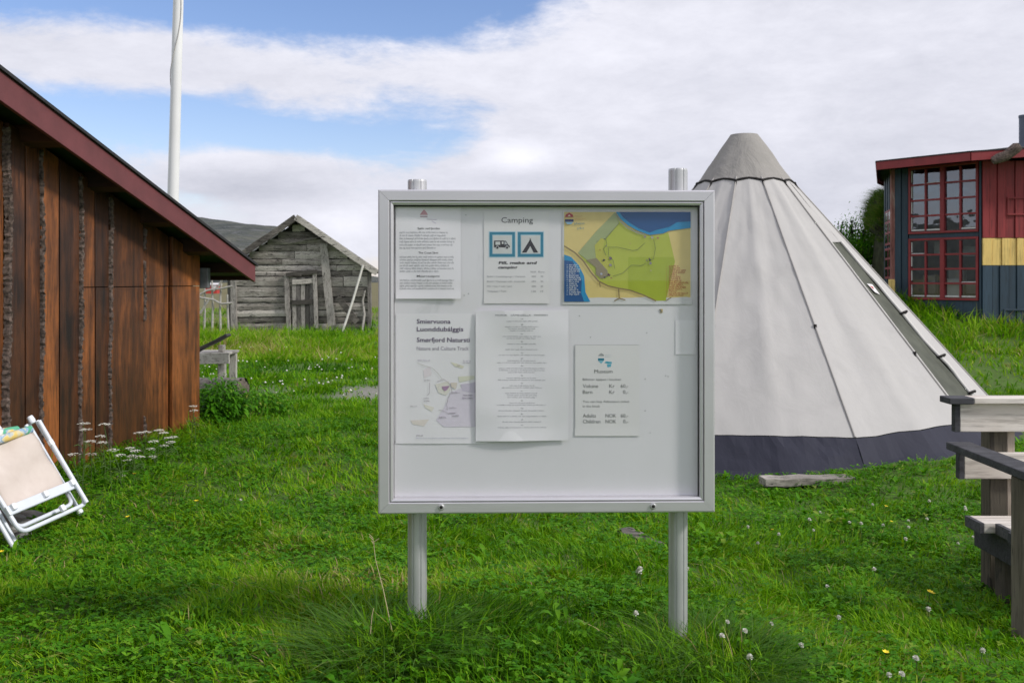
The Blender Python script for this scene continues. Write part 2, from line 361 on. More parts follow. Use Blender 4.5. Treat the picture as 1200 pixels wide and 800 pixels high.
# ------------------------------------------------------------------ barn on the left
def barn():
    root = empty('barn', (-5.5, 4.4, gz1(-5.5, 4.4)), 'barn of rusty brown upright boards with bark edges under a red-brown rake board', 'barn')
    o0 = root.location.copy()
    def BW(d, z, off): return Vector((-3.998+.167*d+off*.986, d-off*.165, z))
    ztop = lambda d: E + 1.16 - .3103*(d-5.5) if d > 4.2 else E + 1.16 - .3103*(4.2-5.5) - .3103*(4.2-d)
    dpx = lambda px: 3.998/(.167+(600-px)/F)
    seams = [-1.2,-.8,-.45,0,.4,.85,1.25,1.65,2.1,2.5,2.9,3.3,3.62,3.98,4.3,4.68,5.02,5.38,5.62] + [dpx(p) for p in (5,26,44,66,90,108,125,165,198,231)]
    seams = sorted(seams)
    mb = MB()
    zb = E-1.75; zj = E-.05
    for i in range(len(seams)-1):
        a, b = seams[i], seams[i+1]
        wide = (b-a) > .28
        off = .026 if i % 2 else .0
        if not wide: off = .022
        g = .007
        z1a = ztop(a)-.10; z1b = ztop(b)-.10
        rnd = random.uniform(.1, .9)
        segs = [(zb, zj-.003), (zj+.003, None)] if a > dpx(88) else [(zb, None)]
        for lo, hi in segs:
            ta = hi if hi is not None else z1a; tb = hi if hi is not None else z1b
            jo = random.uniform(-.002, .002)
            mb.hexa([BW(a+g, lo, off-.028), BW(b-g, lo, off-.028), BW(b-g, lo, off+jo), BW(a+g, lo, off+jo)],
                    [BW(a+g, ta, off-.028), BW(b-g, tb, off-.028), BW(b-g, tb, off+jo), BW(a+g, ta, off+jo)], 0, rnd)
    # backing so gaps stay dark
    mb.hexa([BW(-1.2, zb, -.08), BW(8.26, zb, -.08), BW(8.26, zb, -.03), BW(-1.2, zb, -.03)],
            [BW(-1.2, ztop(-1.2)-.12, -.08), BW(8.26, ztop(8.26)-.12, -.08), BW(8.26, ztop(8.26)-.12, -.03), BW(-1.2, ztop(-1.2)-.12, -.03)], 0, .1)
    mb.hexa([BW(4.15, zb+1.5, -.08), BW(4.25, zb+1.5, -.08), BW(4.25, zb+1.5, -.031), BW(4.15, zb+1.5, -.031)],
            [BW(4.15, ztop(4.2)-.12, -.08), BW(4.25, ztop(4.2)-.12, -.08), BW(4.25, ztop(4.2)-.12, -.031), BW(4.15, ztop(4.2)-.12, -.031)], 0, .1)
    # far, near and back walls
    for d in (8.20, -1.2):
        mb.hexa([BW(d, zb, -5.2), BW(d+.05, zb, -5.2), BW(d+.05, zb, -.081), BW(d, zb, -.081)],
                [BW(d, ztop(d)-.12, -5.2), BW(d+.05, ztop(d)-.12, -5.2), BW(d+.05, ztop(d)-.12, -.081), BW(d, ztop(d)-.12, -.081)], 0, .4)
    for d0, d1 in ((-1.15, 4.2), (4.2, 8.2)):
        mb.hexa([BW(d0, zb, -5.2), BW(d1, zb, -5.2), BW(d1, zb, -5.15), BW(d0, zb, -5.15)],
                [BW(d0, ztop(d0)-.12, -5.2), BW(d1, ztop(d1)-.12, -5.2), BW(d1, ztop(d1)-.12, -5.15), BW(d0, ztop(d0)-.12, -5.15)], 0, .4)
    mb.build('wall', m_barn, root, .002, o0).location = (0,0,0)
    # bark edges running down the board seams
    strips = [(5,.9,.020,0,1),(44,.7,.013,.02,1),(90,.75,.017,.0,1),(125,.8,.016,.0,1),(165,.30,.011,0,.75)]
    strips = [(dpx(p), *r) for p, *r in strips] + [(d, 1, .018, 0, 1) for d in (4.3, 3.3, 2.1, 1.25)]
    for d, dens, wd, lo, hi in strips:
        z0 = E-1.5; z1 = ztop(d)-.13; n = int((z1-z0)/.016)
        bk = MB(); wd *= .72; vs = []; fs = []; ph = random.random()*50
        for i in range(n+1):
            z = z0 + (z1-z0)*i/n
            wob = .010*math.sin(z*3+ph)+.006*math.sin(z*9.7+ph)
            live = (fbm(np.array([z+ph]), np.array([0.]), .35, 5)[0] > (1-dens)*.55)
            w = wd*(.55+.9*random.random()) if live else .002
            jt = random.uniform(-.006, .006)
            for k, (u, o) in enumerate(((-1, .0), (-.5, .034), (.1, .046), (.6, .036), (1, .0))):
                vs.append(BW(d+wob+u*w+jt*(1-abs(u)), z + random.uniform(-.004,.004), o*(1 if live else .3)+random.uniform(-.007,.007)*(1 if live else .2)))
        for i in range(n):
            for k in range(4): fs.append((i*5+k, i*5+k+1, (i+1)*5+k+1, (i+1)*5+k))
        bk.add(vs, fs); bk.build('bark_edge', m_bark, root, 0, o0).location = (0,0,0)
    # roof deck, felt, fascia
    for nm, o1, o2, dz0, dz1, mt, ex in (('roof_deck', -5.5, .245, -.055, -.02, m_soffit, 0), ('roof_felt', -5.6, .292, -.008, .012, m_felt, .02)):
        rb = MB()
        for d0, d1 in ((-1.8, 4.2), (4.2, 8.8+ex)):
            rb.hexa([BW(d0, ztop(d0)+dz0, o1), BW(d1, ztop(d1)+dz0, o1), BW(d1, ztop(d1)+dz0, o2), BW(d0, ztop(d0)+dz0, o2)],
                    [BW(d0, ztop(d0)+dz1, o1), BW(d1, ztop(d1)+dz1, o1), BW(d1, ztop(d1)+dz1, o2), BW(d0, ztop(d0)+dz1, o2)])
        rb.build(nm, mt, root, 0, o0).location = (0,0,0)
    fb = MB()
    for d0, d1, h1 in ((-1.8, 4.198, .175), (4.2, 8.80, .155)):
        fb.hexa([BW(d0, ztop(d0)-.18, .250), BW(d1, ztop(d1)-h1, .250), BW(d1, ztop(d1)-h1, .276), BW(d0, ztop(d0)-.18, .276)],
                [BW(d0, ztop(d0)-.010, .250), BW(d1, ztop(d1)-.010, .250), BW(d1, ztop(d1)-.010, .276), BW(d0, ztop(d0)-.010, .276)])
    fb.build('fascia', m_fascia, root, .003, o0).location = (0,0,0)
    ef = MB(); ef.hexa([BW(8.775, ztop(8.8)-.14, -5.4), BW(8.80, ztop(8.8)-.14, -5.4), BW(8.80, ztop(8.8)-.14, .248), BW(8.775, ztop(8.8)-.14, .248)],
                       [BW(8.775, ztop(8.8)-.058, -5.4), BW(8.80, ztop(8.8)-.058, -5.4), BW(8.80, ztop(8.8)-.058, .248), BW(8.775, ztop(8.8)-.058, .248)])
    ef.build('eave_board', m_barnh, root, .002, o0).location = (0,0,0)
    for i, d in enumerate((3.2, 4.68, 5.38, 6.07, 6.75, 7.40, 8.03, 8.62)):
        p = MB(); z = ztop(d)-.058; hw = .045; hh = .105
        if i == 7: hh = .085
        p.hexa([BW(d-hw, z-hh+.014, -.2), BW(d+hw, z-hh-.014, -.2), BW(d+hw, z-hh-.014, .246), BW(d-hw, z-hh+.014, .246)],
               [BW(d-hw, z+.013, -.2), BW(d+hw, z-.015, -.2), BW(d+hw, z-.015, .246), BW(d-hw, z+.013, .246)])
        p.build('purlin', m_barnh, root, .003, o0).location = (0,0,0)
    g = MB(); a = BW(8.33, E, .02); g.box((a.x-.02, a.y-.02, E-.07), (a.x+.05, a.y+.05, E+.10))
    g.build('gutter_end', m_zinc, root, .004, o0).location = (0,0,0)
m_zinc = plain('dull_zinc', (.16,.17,.18), .6, .3, .2, 12, .1)
barn()

# ------------------------------------------------------------------ flagpole
def flagpole():
    b = Vector((-4.16, 12, gz1(-4.16, 12)-.1)); t = Vector((-4.16+.285, 12, E+9.0))
    # lean measured on the photograph: 203 px at y 225, 209 px at y 0
    p1 = W(203, 225, 12); p2 = W(209, 0, 12); dr = (p2-p1)/(p2.z-p1.z)
    b = p1 + dr*(b.z-p1.z); t = p1 + dr*(t.z-p1.z)
    root = empty('flagpole', b, 'tall white flagpole with a slack halyard rising behind the brown barn', 'flagpole')
    mw = plain('white_glassfibre', (.78,.78,.77), .35, 0, .05, 2)
    mb = MB(); n = 16
    mb.tube([b.lerp(t, i/n) for i in range(n+1)], [.073-.028*i/n for i in range(n+1)], 20)
    mb.build('pole', mw, root, 0, b).location = (0,0,0)
    k = MB(); k.tube([t+Vector((0,0,.0)), t+Vector((0,0,.05)), t+Vector((0,0,.1))], [.05,.08,.03], 14); k.build('finial', mw, root, 0, b).location = (0,0,0)
    h = MB(); pts = []
    for i in range(120):
        s = i/119; c = b.lerp(t, .08+.9*s); a = -1.2 + 2.6*math.sin(s*19)*.8; r = .073-.028*s+.006
        pts.append(c+Vector((math.sin(a)*r, -math.cos(a)*r, 0)))
    h.tube(pts, .0045, 5); h.build('halyard', plain('grey_rope', (.50,.48,.45), .9), root, 0, b).location = (0,0,0)
    c = MB(); q = b.lerp(t, .13); c.beam(q+Vector((-.02,-.085,-.06)), q+Vector((.02,-.085,.06)), .02, .02); c.build('cleat', m_zinc, root, .003, b).location = (0,0,0)
flagpole()

# ------------------------------------------------------------------ old log shed
def shed():
    D = 29.0; SK = -.30
    def S(px, py, off=0.0):
        p = W(px, py, D); return Vector((p.x, D-off, p.z))
    base = S(350, 390); root = empty('log_shed', (base.x, D+2, gz1(base.x, D)), 'grey weathered plank shed with a sagging gable and small board door', 'shed')
    o0 = root.location.copy()
    def pl(o): o.location = (0,0,0); return o
    roofL = lambda px: 257+(350-px)*.685; roofR = lambda px: 257+(px-350)*.685
    roof = lambda px: roofL(px) if px < 350 else roofR(px)
    mb = MB()
    # dark inner wall behind the planks
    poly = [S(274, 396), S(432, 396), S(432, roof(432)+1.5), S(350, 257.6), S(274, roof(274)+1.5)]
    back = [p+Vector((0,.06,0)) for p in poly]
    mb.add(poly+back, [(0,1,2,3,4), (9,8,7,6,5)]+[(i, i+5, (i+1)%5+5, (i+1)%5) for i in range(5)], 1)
    y = 263.0
    while y < 394:
        big = 322 < y < 344
        h = random.uniform(5.5, 9.5) if y > 300 else random.uniform(6, 12)
        if big: h = 12
        half = (y+2-257)/.685
        x0 = max(273, 350-half); x1 = min(433, 350+half)
        cuts = [x0]; 
        while True:
            nx = cuts[-1] + random.uniform(50, 130)
            if nx > x1-18: break
            cuts.append(nx)
        cuts.append(x1)
        for a, b in zip(cuts[:-1], cuts[1:]):
            t = random.uniform(-.8, .8); off = random.uniform(.01, .06) + (.05 if big else 0); gap = random.uniform(.3, 1.3)
            if random.random() < .06: off += .04; t *= 3
            rn = random.uniform(.28, 1.12)
            if y < 268: a, b = a+4, b-4
            n = max(2, int((b-a)/9)); vs = []; fs = []
            w0 = [random.uniform(-.5,.5) for _ in range(n+1)]; w1 = [random.uniform(-.5,.5) for _ in range(n+1)]
            for i in range(n+1):
                x = a+.4+(b-a-.8)*i/n; yy = y+t*(i/n-.5)
                vs += [S(x, yy+gap*.5+w0[i]), S(x, yy+gap*.5+w0[i], off), S(x, yy+h*.5, off+.015), S(x, yy+h-gap*.5+w1[i], off), S(x, yy+h-gap*.5+w1[i])]
            for i in range(n):
                for k in range(4): fs.append((i*5+k, (i+1)*5+k, (i+1)*5+k+1, i*5+k+1))
            fs += [tuple(range(5)), tuple(n*5+k for k in (4,3,2,1,0))]
            mb.add(vs, fs, 0, rn)
        y += h
    # side and back walls
    for px in (274, 432):
        x = S(px, 330).x
        for j in range(11):
            zt = S(px, roof(px)+6).z; zb = S(px, 396).z; z0 = zb+(zt-zb)*j/11; z1 = zb+(zt-zb)*(j+.93)/11
            mb.box((x-.06, D+.07, z0), (x+.06, D+4, z1))
    x0 = S(274,330).x; x1 = S(432,330).x; mb.box((x0+.07, D+3.9, S(274,396).z), (x1-.07, D+4, S(274, roof(274)+4).z))
    mb.v = [(x+max(0,y-D-.065)*SK, y, z) for x, y, z in mb.v]
    pl(mb.build('wall', [m_grey, m_dark], root, 0, o0))
    # roof: two slopes of boards with sod gone
    rf = MB()
    for sgn in (-1, 1):
        ex = 258 if sgn < 0 else 444
        a = S(350, 256); b = S(ex, 257+abs(ex-350)*.675)
        for j in range(9):
            y0 = D-.35+j*.53; y1 = y0+.5
            rf.add([Vector((a.x, y0, a.z)), Vector((b.x, y0, b.z)), Vector((b.x, y1, b.z)), Vector((a.x, y1, a.z)),
                    Vector((a.x, y0, a.z+.05)), Vector((b.x, y0, b.z+.05)), Vector((b.x, y1, b.z+.05)), Vector((a.x, y1, a.z+.05))],
                   [(0,3,2,1),(4,5,6,7),(0,1,5,4),(1,2,6,5),(2,3,7,6),(3,0,4,7)])
    rf.v = [(x+(y-D)*SK, y, z) for x, y, z in rf.v]
    pl(rf.build('roof', m_grey, root, 0, o0))
    for sgn, pts in ((-1, ((350,255.5),(256,321))), (1, ((350,255.5),(444,320)))):
        bb = MB(); p, q = S(*pts[0], .40), S(*pts[1], .40); bb.beam(p, q, .05, .17, nseg=6, wob=.012); pl(bb.build('barge_board', m_grey, root, 0, o0))
    bb = MB(); bb.beam(S(262,322,.36), S(285,306,.36), .09, .09); pl(bb.build('loose_rafter', m_grey, root, 0, o0))
    # corner posts
    for px, w in ((275.5, 6.5), (434, 4)):
        c = MB(); c.beam(S(px, 398, .10), S(px-.5, roof(px)+4, .10), w/F*D, .12, nseg=5, wob=.01, up=Vector((0,1,0))); pl(c.build('corner_post', m_greyv, root, 0, o0))
    dk = MB(); dk.beam(S(270, 396, .0), S(269.5, 318, .0), 5/F*D, .1, up=Vector((0,1,0))); pl(dk.build('corner_post', m_greyv, root, 0, o0))
    # long upright plank, diagonal prop, propped plank
    c = MB(); c.beam(S(390, 381, .19), S(380.5, 286, .19), 9/F*D, .05, nseg=6, wob=.008, up=Vector((0,1,0))); pl(c.build('upright_plank', m_greyv, root, 0, o0))
    c = MB(); c.beam(S(420, 377, .22), S(397, 348, .2), 7/F*D, .05, up=Vector((0,1,0))); pl(c.build('propped_plank', m_grey, root, 0, o0))
    c = MB(); c.beam(S(338, 285, .15), S(372, 279, .15), 2/F*D, .04, up=Vector((0,1,0)), nseg=3, wob=.02); pl(c.build('loose_lath', m_grey, root, 0, o0))
    # door
    d = MB()
    for i in range(5):
        x = 344+i*5; d.hexa([S(x+.25, 388, .12), S(x+4.7, 388, .12), S(x+4.7, 388, .15), S(x+.25, 388, .15)], [S(x+.25-.4, 325, .12), S(x+4.7-.4, 325, .12), S(x+4.7-.4, 325, .15), S(x+.25-.4, 325, .15)])
    dr = pl(d.build('door', m_greyv, root, 0, o0))
    for y in (353, 329):
        e = MB(); e.beam(S(344, y+1.5, .17), S(369, y, .17), 5.5/F*D, .03, up=Vector((0,1,0))); ob = e.build('door_ledge', m_grey, dr, 0, o0); ob.location = (0,0,0)
    for (xa, ya, xb, yb, w) in ((340, 389, 337, 322, 5), (372, 384, 370, 320, 4.2)):
        e = MB(); e.beam(S(xa, ya, .16), S(xb, yb, .16), w/F*D, .08, up=Vector((0,1,0)), nseg=4, wob=.01); pl(e.build('door_post', m_greyv, root, 0, o0))
    e = MB(); e.beam(S(337, 322, .19), S(373, 318, .19), 4.5/F*D, .08, up=Vector((0,1,0)), nseg=3, wob=.01); pl(e.build('door_lintel', m_grey, root, 0, o0))
    # things leaning on it
    s = MB(); a = Vector((S(406,390).x, D-.8, gz1(S(406,390).x, D-.8)-.05)); b = S(428, 311, .42); mp = a.lerp(b, .5)+Vector((.02,0,.0))
    s.tube([a, mp, b], .035, 8); tag(s.build('pole', plain('peeled_pale_pole', (.62,.60,.55), .8), None, 0, a), 'pale peeled pole leaning against the right side of the grey shed', 'pole')
    s = MB(); pts = [W(424, 386, D-.6), W(427, 368, D-.5), W(425, 352, D-.45), W(428, 340, D-.42)]; pts[0].z = gz1(pts[0].x, D-.6)-.05
    s.tube(pts, [.04,.035,.03,.02], 7); tag(s.build('stick', m_greyv, None, 0, pts[0]), 'short crooked grey stick standing beside the shed corner post', 'stick')
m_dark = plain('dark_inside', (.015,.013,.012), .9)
shed()

# ------------------------------------------------------------------ rail fence between barn and shed, far cabin
def rail_fence():
    D = 27.0; o = W(250, 385, D); root = empty('pole_fence', (o.x, D, gz1(o.x, D)), 'crooked fence of pale birch poles left of the grey shed', 'fence')
    mp = plain('birch_pole', (.38,.36,.33), .85, 0, .35, 12, .3); o0 = root.location.copy()
    for px, top in ((228, 345), (239, 336), (248.5, 327), (258.5, 328), (268, 345)):
        mb = MB(); a = W(px, 390, D); a.z = gz1(a.x, D)-.1; b = W(px+random.uniform(-2.5,2.5), top, D)
        mb.tube([a, a.lerp(b,.5)+Vector((random.uniform(-.03,.03),0,0)), b], [.036,.03,.024], 8); mb.build('post', mp, root, 0, o0).location = (0,0,0)
    for pts in (((224,342),(236,349),(250,351),(259,356),(272,355)), ((226,350),(243,340),(260,338),(272,335)), ((224,372),(236,366),(240,358),(246,350)),
                ((250,341),(256,335),(262,325),(271,318)), ((226,362),(232,368),(238,362))):
        mb = MB(); mb.tube([W(x, y, D-.08) for x, y in pts], .028, 7); mb.build('rail', mp, root, 0, o0).location = (0,0,0)
rail_fence()
def cabin():
    D = 260.0; c = W(247, 337, D); z = min(gz1(c.x, D), c.z)-.3
    root = empty('cabin', (c.x, D, z), 'tiny red cabin with white trim far beyond the pole fence', 'cabin'); o0 = root.location.copy()
    a, b = W(240.5, 337, D), W(254, 330, D)
    mb = MB(); mb.box((a.x, D, z), (b.x, D+4, a.z+.75)); mb.build('wall', plain('cabin_red', (.45,.04,.03), .6), root, 0, o0).location = (0,0,0)
    rf = MB(); zz = a.z+.75; rf.add([(a.x-.3,D-.3,zz),(b.x+.3,D-.3,zz),(b.x+.3,D+4.3,zz),(a.x-.3,D+4.3,zz),(a.x-.3,D+2,zz+.5),(b.x+.3,D+2,zz+.5)], [(0,1,5,4),(2,3,4,5),(0,4,3),(1,2,5),(3,2,1,0)])
    rf.build('roof', plain('cabin_roof', (.62,.60,.60), .6), root, 0, o0).location = (0,0,0)
    for x in (a.x+.5, b.x-.5):
        w = MB(); w.box((x-.4, D-.06, a.z-.1), (x+.4, D, a.z+.7)); w.build('window', plain('white_trim', (.8,.8,.8), .5), root, 0, o0).location = (0,0,0)
cabin()
Z0 = (0,0,0)
def P(mb, name, m, root, bevel=0.0):
    """part of root, shapes given in world space"""
    org = Vector((0,0,0)); q = root
    while q is not None: org += q.location; q = q.parent
    o = mb.build(name, m, root, bevel, org); o.location = Z0; return o

# ------------------------------------------------------------------ low weathered table with planks, log
def low_table():
    D = 12.3; c = W(240, 430, D); g = gz1(c.x, D)
    root = empty('low_table', (c.x, D, g), 'low weathered grey table showing past the corner of the brown barn', 'table')
    m = wood('bleached_table_wood', ((.14,.13,.115),(.33,.31,.28),(.50,.48,.44)), (.15,1,1), 16, .9, .3, bs=.5, crack=.5)
    mv = wood('bleached_table_leg_wood', ((.14,.13,.115),(.33,.31,.28),(.50,.48,.44)), (1,1,.15), 16, .9, .3, bs=.5, crack=.5)
    zt = W(0, 414, D).z
    L = Vector((-4.5+.0, D, 0))
    x1 = W(269, 0, D).x; x0 = x1-1.5
    def T(x, y, z): return Vector((x, y + (x1-x)*.28, z - (x1-x)*.02))
    for i in range(4):
        mb = MB(); y0 = D+.02+i*.155; mb.hexa([T(x0,y0,zt-.03),T(x1-.06,y0,zt-.03),T(x1-.06,y0+.148,zt-.03),T(x0,y0+.148,zt-.03)], [T(x0,y0,zt),T(x1-.06,y0,zt),T(x1-.06,y0+.148,zt),T(x0,y0+.148,zt)])
        P(mb, 'top_board', m, root, .004)
    mb = MB(); mb.hexa([T(x0,D-.03,zt-.15),T(x1,D-.03,zt-.125),T(x1,D+.015,zt-.125),T(x0,D+.015,zt-.15)], [T(x0,D-.03,zt-.012),T(x1,D-.03,zt+.012),T(x1,D+.015,zt+.012),T(x0,D+.015,zt-.012)])
    P(mb, 'apron', m, root, .004)
    for x, y in ((x1-.12, D+.06), (x1-.12, D+.55), (x0+.12, D+.06), (x0+.12, D+.55)):
        mb = MB(); q = T(x, y, 0); mb.box((q.x-.045, q.y-.035, gz1(q.x,q.y)-.1), (q.x+.045, q.y+.035, zt-.035)); P(mb, 'leg', mv, root, .004)
    md = wood('dark_wet_plank_wood', ((.012,.010,.010),(.03,.026,.024),(.06,.05,.045)), (.15,1,1), 16, .6, .2)
    mb = MB(); a = W(226, 416, D+.25); b = W(268, 392, D+.2); mb.beam(a+Vector((-.15,0,-.05)), b, .16, .035, nseg=4, wob=.006)
    o = mb.build('dark_plank', md, None, .004, a); tag(o, 'dark wet plank lying tilted on the low grey table', 'plank')
    # block that holds it
    mb = MB(); q = W(262, 405, D+.3); mb.box((q.x-.05, q.y-.06, zt+.002), (q.x+.01, q.y+.06, zt+.085)); o = mb.build('wood_block', m, None, .006, (q.x, q.y, zt)); tag(o, 'small grey wood block under the raised end of the dark plank', 'block')
low_table()
def log():
    D = 10.9; a = W(215, 452, D+.3); b = W(284, 450, D); a.z = gz1(a.x, a.y)+.12; b.z = gz1(b.x, b.y)+.13
    root = empty('log', (b.x, b.y, gz1(b.x, b.y)), 'short grey log lying in the grass below the low table', 'log')
    mb = MB(); n = 24; ph = [random.uniform(.86, 1.12) for _ in range(26)]
    mb.tube([a.lerp(b, i/n)+Vector((0,0,random.uniform(-.006,.006))) for i in range(n+1)], .135, 26, caps=False, rfun=lambda th, i: ph[int(th/6.283*26) % 26]*random.uniform(.97,1.03))
    P(mb, 'trunk', wood('log_bark', ((.05,.045,.04),(.15,.135,.12),(.27,.25,.22)), (.2,1,1), 14, .95, .2, bs=1., crack=.8), root)
    e = MB(); d = (b-a).normalized(); sx = Vector((0,0,1)); sy = d.cross(sx)
    vs = [b+d*.004]+[b+d*.002+(sx*math.cos(t)+sy*math.sin(t))*.128*ph[i] for i, t in enumerate([2*math.pi*k/26 for k in range(26)])]
    e.add(vs, [(0, i+1, (i+1)%26+1) for i in range(26)]); P(e, 'cut_end', wood('log_end', ((.06,.05,.04),(.18,.15,.12),(.30,.26,.22)), (1,1,1), 20, .95, .2, bs=.6, crack=.8), root)
log()

# ------------------------------------------------------------------ tent
TX, TY = 2.33, 10.0
def tent():
    root = empty('tipi_tent', (TX, TY, gz1(TX, TY)), 'large beige canvas tipi tent with dark skirt and grey cap behind the board', 'tent')
    def cloth(name, c, var=.05, rough=.9, wr=.25):
        m, nt, N, L, b = new_mat(name); v = coords(nt)
        n = tnoise(nt, v, 1.4, 5, .6, .3); n2 = tnoise(nt, coords(nt, (1,1,.25)), 5, 5, .6, .5); w = tnoise(nt, v, 420, 2, .5)
        c1 = ramp(nt, n, [(.3, tuple(x*(1-var) for x in c)), (.7, tuple(x*(1+var) for x in c))])
        c1 = mixc(nt, mth(nt, 'MULTIPLY', ramp(nt, n2, [(.50,(0,0,0)),(.72,(1,1,1))]), .30), c1, tuple(x*.80 for x in c))
        L.new(c1, b.inputs['Base Color']); b.inputs['Roughness'].default_value = rough; b.inputs['Specular IOR Level'].default_value = .2
        h = mth(nt, 'ADD', mth(nt, 'MULTIPLY', n2, 1.0), mth(nt, 'MULTIPLY', w, .02)); bump(nt, b, h, wr, .05)
        return m
    mc = cloth('beige_canvas', (.455,.442,.428), .05, .9, .13); ms = cloth('dark_blue_grey_skirt', (.030,.031,.047), .10, .7, .22); mcap = cloth('grey_cap_canvas', (.30,.285,.265), .15, .9, .6)
    A0 = 7.8
    zc = E+.99; rc = .452; Rb = 2.58; zb = E-1.50
    slope = (Rb-rc)/(zb-zc)
    def rad(z): return rc + (z-zc)*slope
    def pt(adeg, z, dr=0.0):
        a = R(adeg); r = rad(z)
        f = ((adeg-A0)/30.0) % 1.0; t = abs(f-.5)*2          # 1 at a seam, 0 mid-panel fold
        lin = math.cos(R(15))/math.cos(R(15)*(t)) if False else 1
        # polygon with 24 sides whose mid-panel corners sit slightly in
        k = (f*2) % 1.0; seg = 15.0
        r0, r1 = (1.0, .997) if f < .5 else (.997, 1.0)
        a0 = adeg - k*seg; a1 = a0+seg
        x = r*(r0*math.sin(R(a0))*(1-k)+r1*math.sin(R(a1))*k); y = -r*(r0*math.cos(R(a0))*(1-k)+r1*math.cos(R(a1))*k)
        # slack of the cloth between poles
        hh = (zc-z)/(zc-zb); sag = -.016*math.sin(math.pi*min(1,max(0,hh)))*math.sin(math.pi*k)
        n = Vector((math.sin(R(adeg)), -math.cos(R(adeg)), .5)).normalized()
        ed = math.sin(math.pi*f)**.6*math.sin(math.pi*min(1, max(0, hh)))**.5 if 0 < f < 1 else 0
        wv = (fbm(np.array([adeg*.045*r+f*3]), np.array([z*.55+f*2.2]), .45, 19, 3)[0]-.5)*.050*ed
        return Vector((TX+x, TY+y, z)) + n*(dr+sag+wv)
    def band(mb, angs, zs, dr=0, wav=None, mi=0, sm=False):
        vs = []; na = len(angs)
        for j, z in enumerate(zs):
            for a in angs:
                zz = z(a) if callable(z) else z
                d = dr + (wav(a, j) if wav else 0)
                vs.append(pt(a, zz, d))
        fs = [(j*na+i, j*na+i+1, (j+1)*na+i+1, (j+1)*na+i) for j in range(len(zs)-1) for i in range(na-1)]
        mb.add(vs, fs, mi, smooth=sm)
    def hemz(a):           # hem line rides up mid-panel
        f = ((a-A0)/30.0) % 1.0
        g = gz1(TX+2.4*math.sin(R(a)), TY-2.4*math.cos(R(a)))
        return max(E-1.40, g+.0) + .185 + .012*math.sin(math.pi*f)
    # twelve canvas panels; the opening is between 38.5 and 46 degrees
    seams = [A0+30*k for k in range(12)]
    for s in seams:
        mb = MB(); a0 = s+(13.0 if abs(s-37.8) < .1 else 0)
        angs = list(np.linspace(a0, s+15, 10 if a0 < s+10 else 4)) + list(np.linspace(s+15, s+30, 10))[1:]
        zl = [(lambda a, t=t: zc + (hemz(a)-zc)*t) for t in np.linspace(0, 1, 28)]
        band(mb, angs, zl, 0, None, 0, True); P(mb, 'canvas_panel', mc, root)
    # panel strip above the opening
    mb = MB(); zo = E+.36
    band(mb, np.linspace(37.8, 50.8, 4), [zc, zc-.3, zo]); P(mb, 'canvas_panel', mc, root)
    # skirt
    mb = MB(); angs = np.arange(A0, A0+360.1, 1.25)
    wr = lambda a, j: (.012*math.sin(a*.37+.4)+.014*math.sin(a*.21+1+j*.5)+.004*math.sin(a*.9+j))*j/4 + (.02 if j == 4 else 0)
    zg = lambda a: gz1(TX+2.58*math.sin(R(a)), TY-2.58*math.cos(R(a)))
    zl = [(lambda a, t=t: hemz(a)-.006 + (zg(a)-.02-hemz(a))*t) for t in (0,.25,.5,.75,1.)]
    band(mb, angs, zl, .004, wr)
    P(mb, 'skirt', ms, root)
    # seams: double-stitched ridge
    for s in seams:
        mb = MB(); pts = [pt(s, zc+(hemz(s)-zc)*t, .004) for t in np.linspace(0, 1, 10)]; mb.tube(pts, .008, 6); P(mb, 'seam', cloth_seam, root)
    # mesh door strip with white edging and ties
    mb = MB(); zl = [zo + (E-1.22-zo)*t for t in np.linspace(0,1,9)]
    vs = []
    for z in zl:
        for a in (38.2, 41, 44.5, 48.5, 50.3): vs.append(pt(a, z, -.006 if 38.5 < a < 50 else .0))
    mb.add(vs, [(j*5+i, j*5+i+1, (j+1)*5+i+1, (j+1)*5+i) for j in range(8) for i in range(4)])
    P(mb, 'door_strip', plain('olive_grey_netting', (.085,.090,.070), .9, 0, .25, 5), root)
    for aa, w in ((37.9, .007), (51.0, .014)):
        segs = ((0, .42), (.425, .66), (.665, .85), (.855, 1)) if aa > 40 else ((0, 1),)
        for s0, s1 in segs:
            mb = MB(); pts = [pt(aa, zo+(E-1.22-zo)*(s0+(s1-s0)*t), .008) for t in np.linspace(0,1,6)]; mb.tube(pts, w, 6); P(mb, 'door_edging', cloth_seam2, root)
    for t in (.42, .66, .85):
        mb = MB(); mb.tube([pt(50.2, zo+(E-1.22-zo)*t, .01), pt(51.2, zo+(E-1.22-zo)*t, .05), pt(53, zo+(E-1.22-zo)*t, .02)], .012, 6); P(mb, 'tie', m_dark, root)
    lb = MB(); q0 = pt(43, E-.03, .012); q1 = pt(46.8, E-.04, .012); q2 = pt(47.0, E-.13, .012); q3 = pt(43.8, E-.11, .012)
    lb.add([q0,q1,q2,q3], [(0,1,2,3)]); P(lb, 'care_label', plain('white_label', (.7,.68,.68), .6), root)
    lr = MB(); c0 = q0.lerp(q2,.2)+Vector((-.004,-.006,.002)); lr.add([c0, q1.lerp(q3,.35)+Vector((-.004,-.006,.002)), q2.lerp(q0,.45)+Vector((-.004,-.006,.002))], [(0,1,2)]); P(lr, 'care_mark', plain('red_print', (.5,.06,.05), .6), root)
    # eyelet cords on the seams half way down
    for s, z in ((7.8, E-.38), (-22.2, E-.38), (37.8, E-.62)):
        mb = MB(); q = pt(s, z, .012); mb.tube([q, q+Vector((0,-.01,-.05))], .014, 6); P(mb, 'toggle', m_dark, root)
    # cap
    zt = E+1.455; mb = MB(); na = 48; vs = []
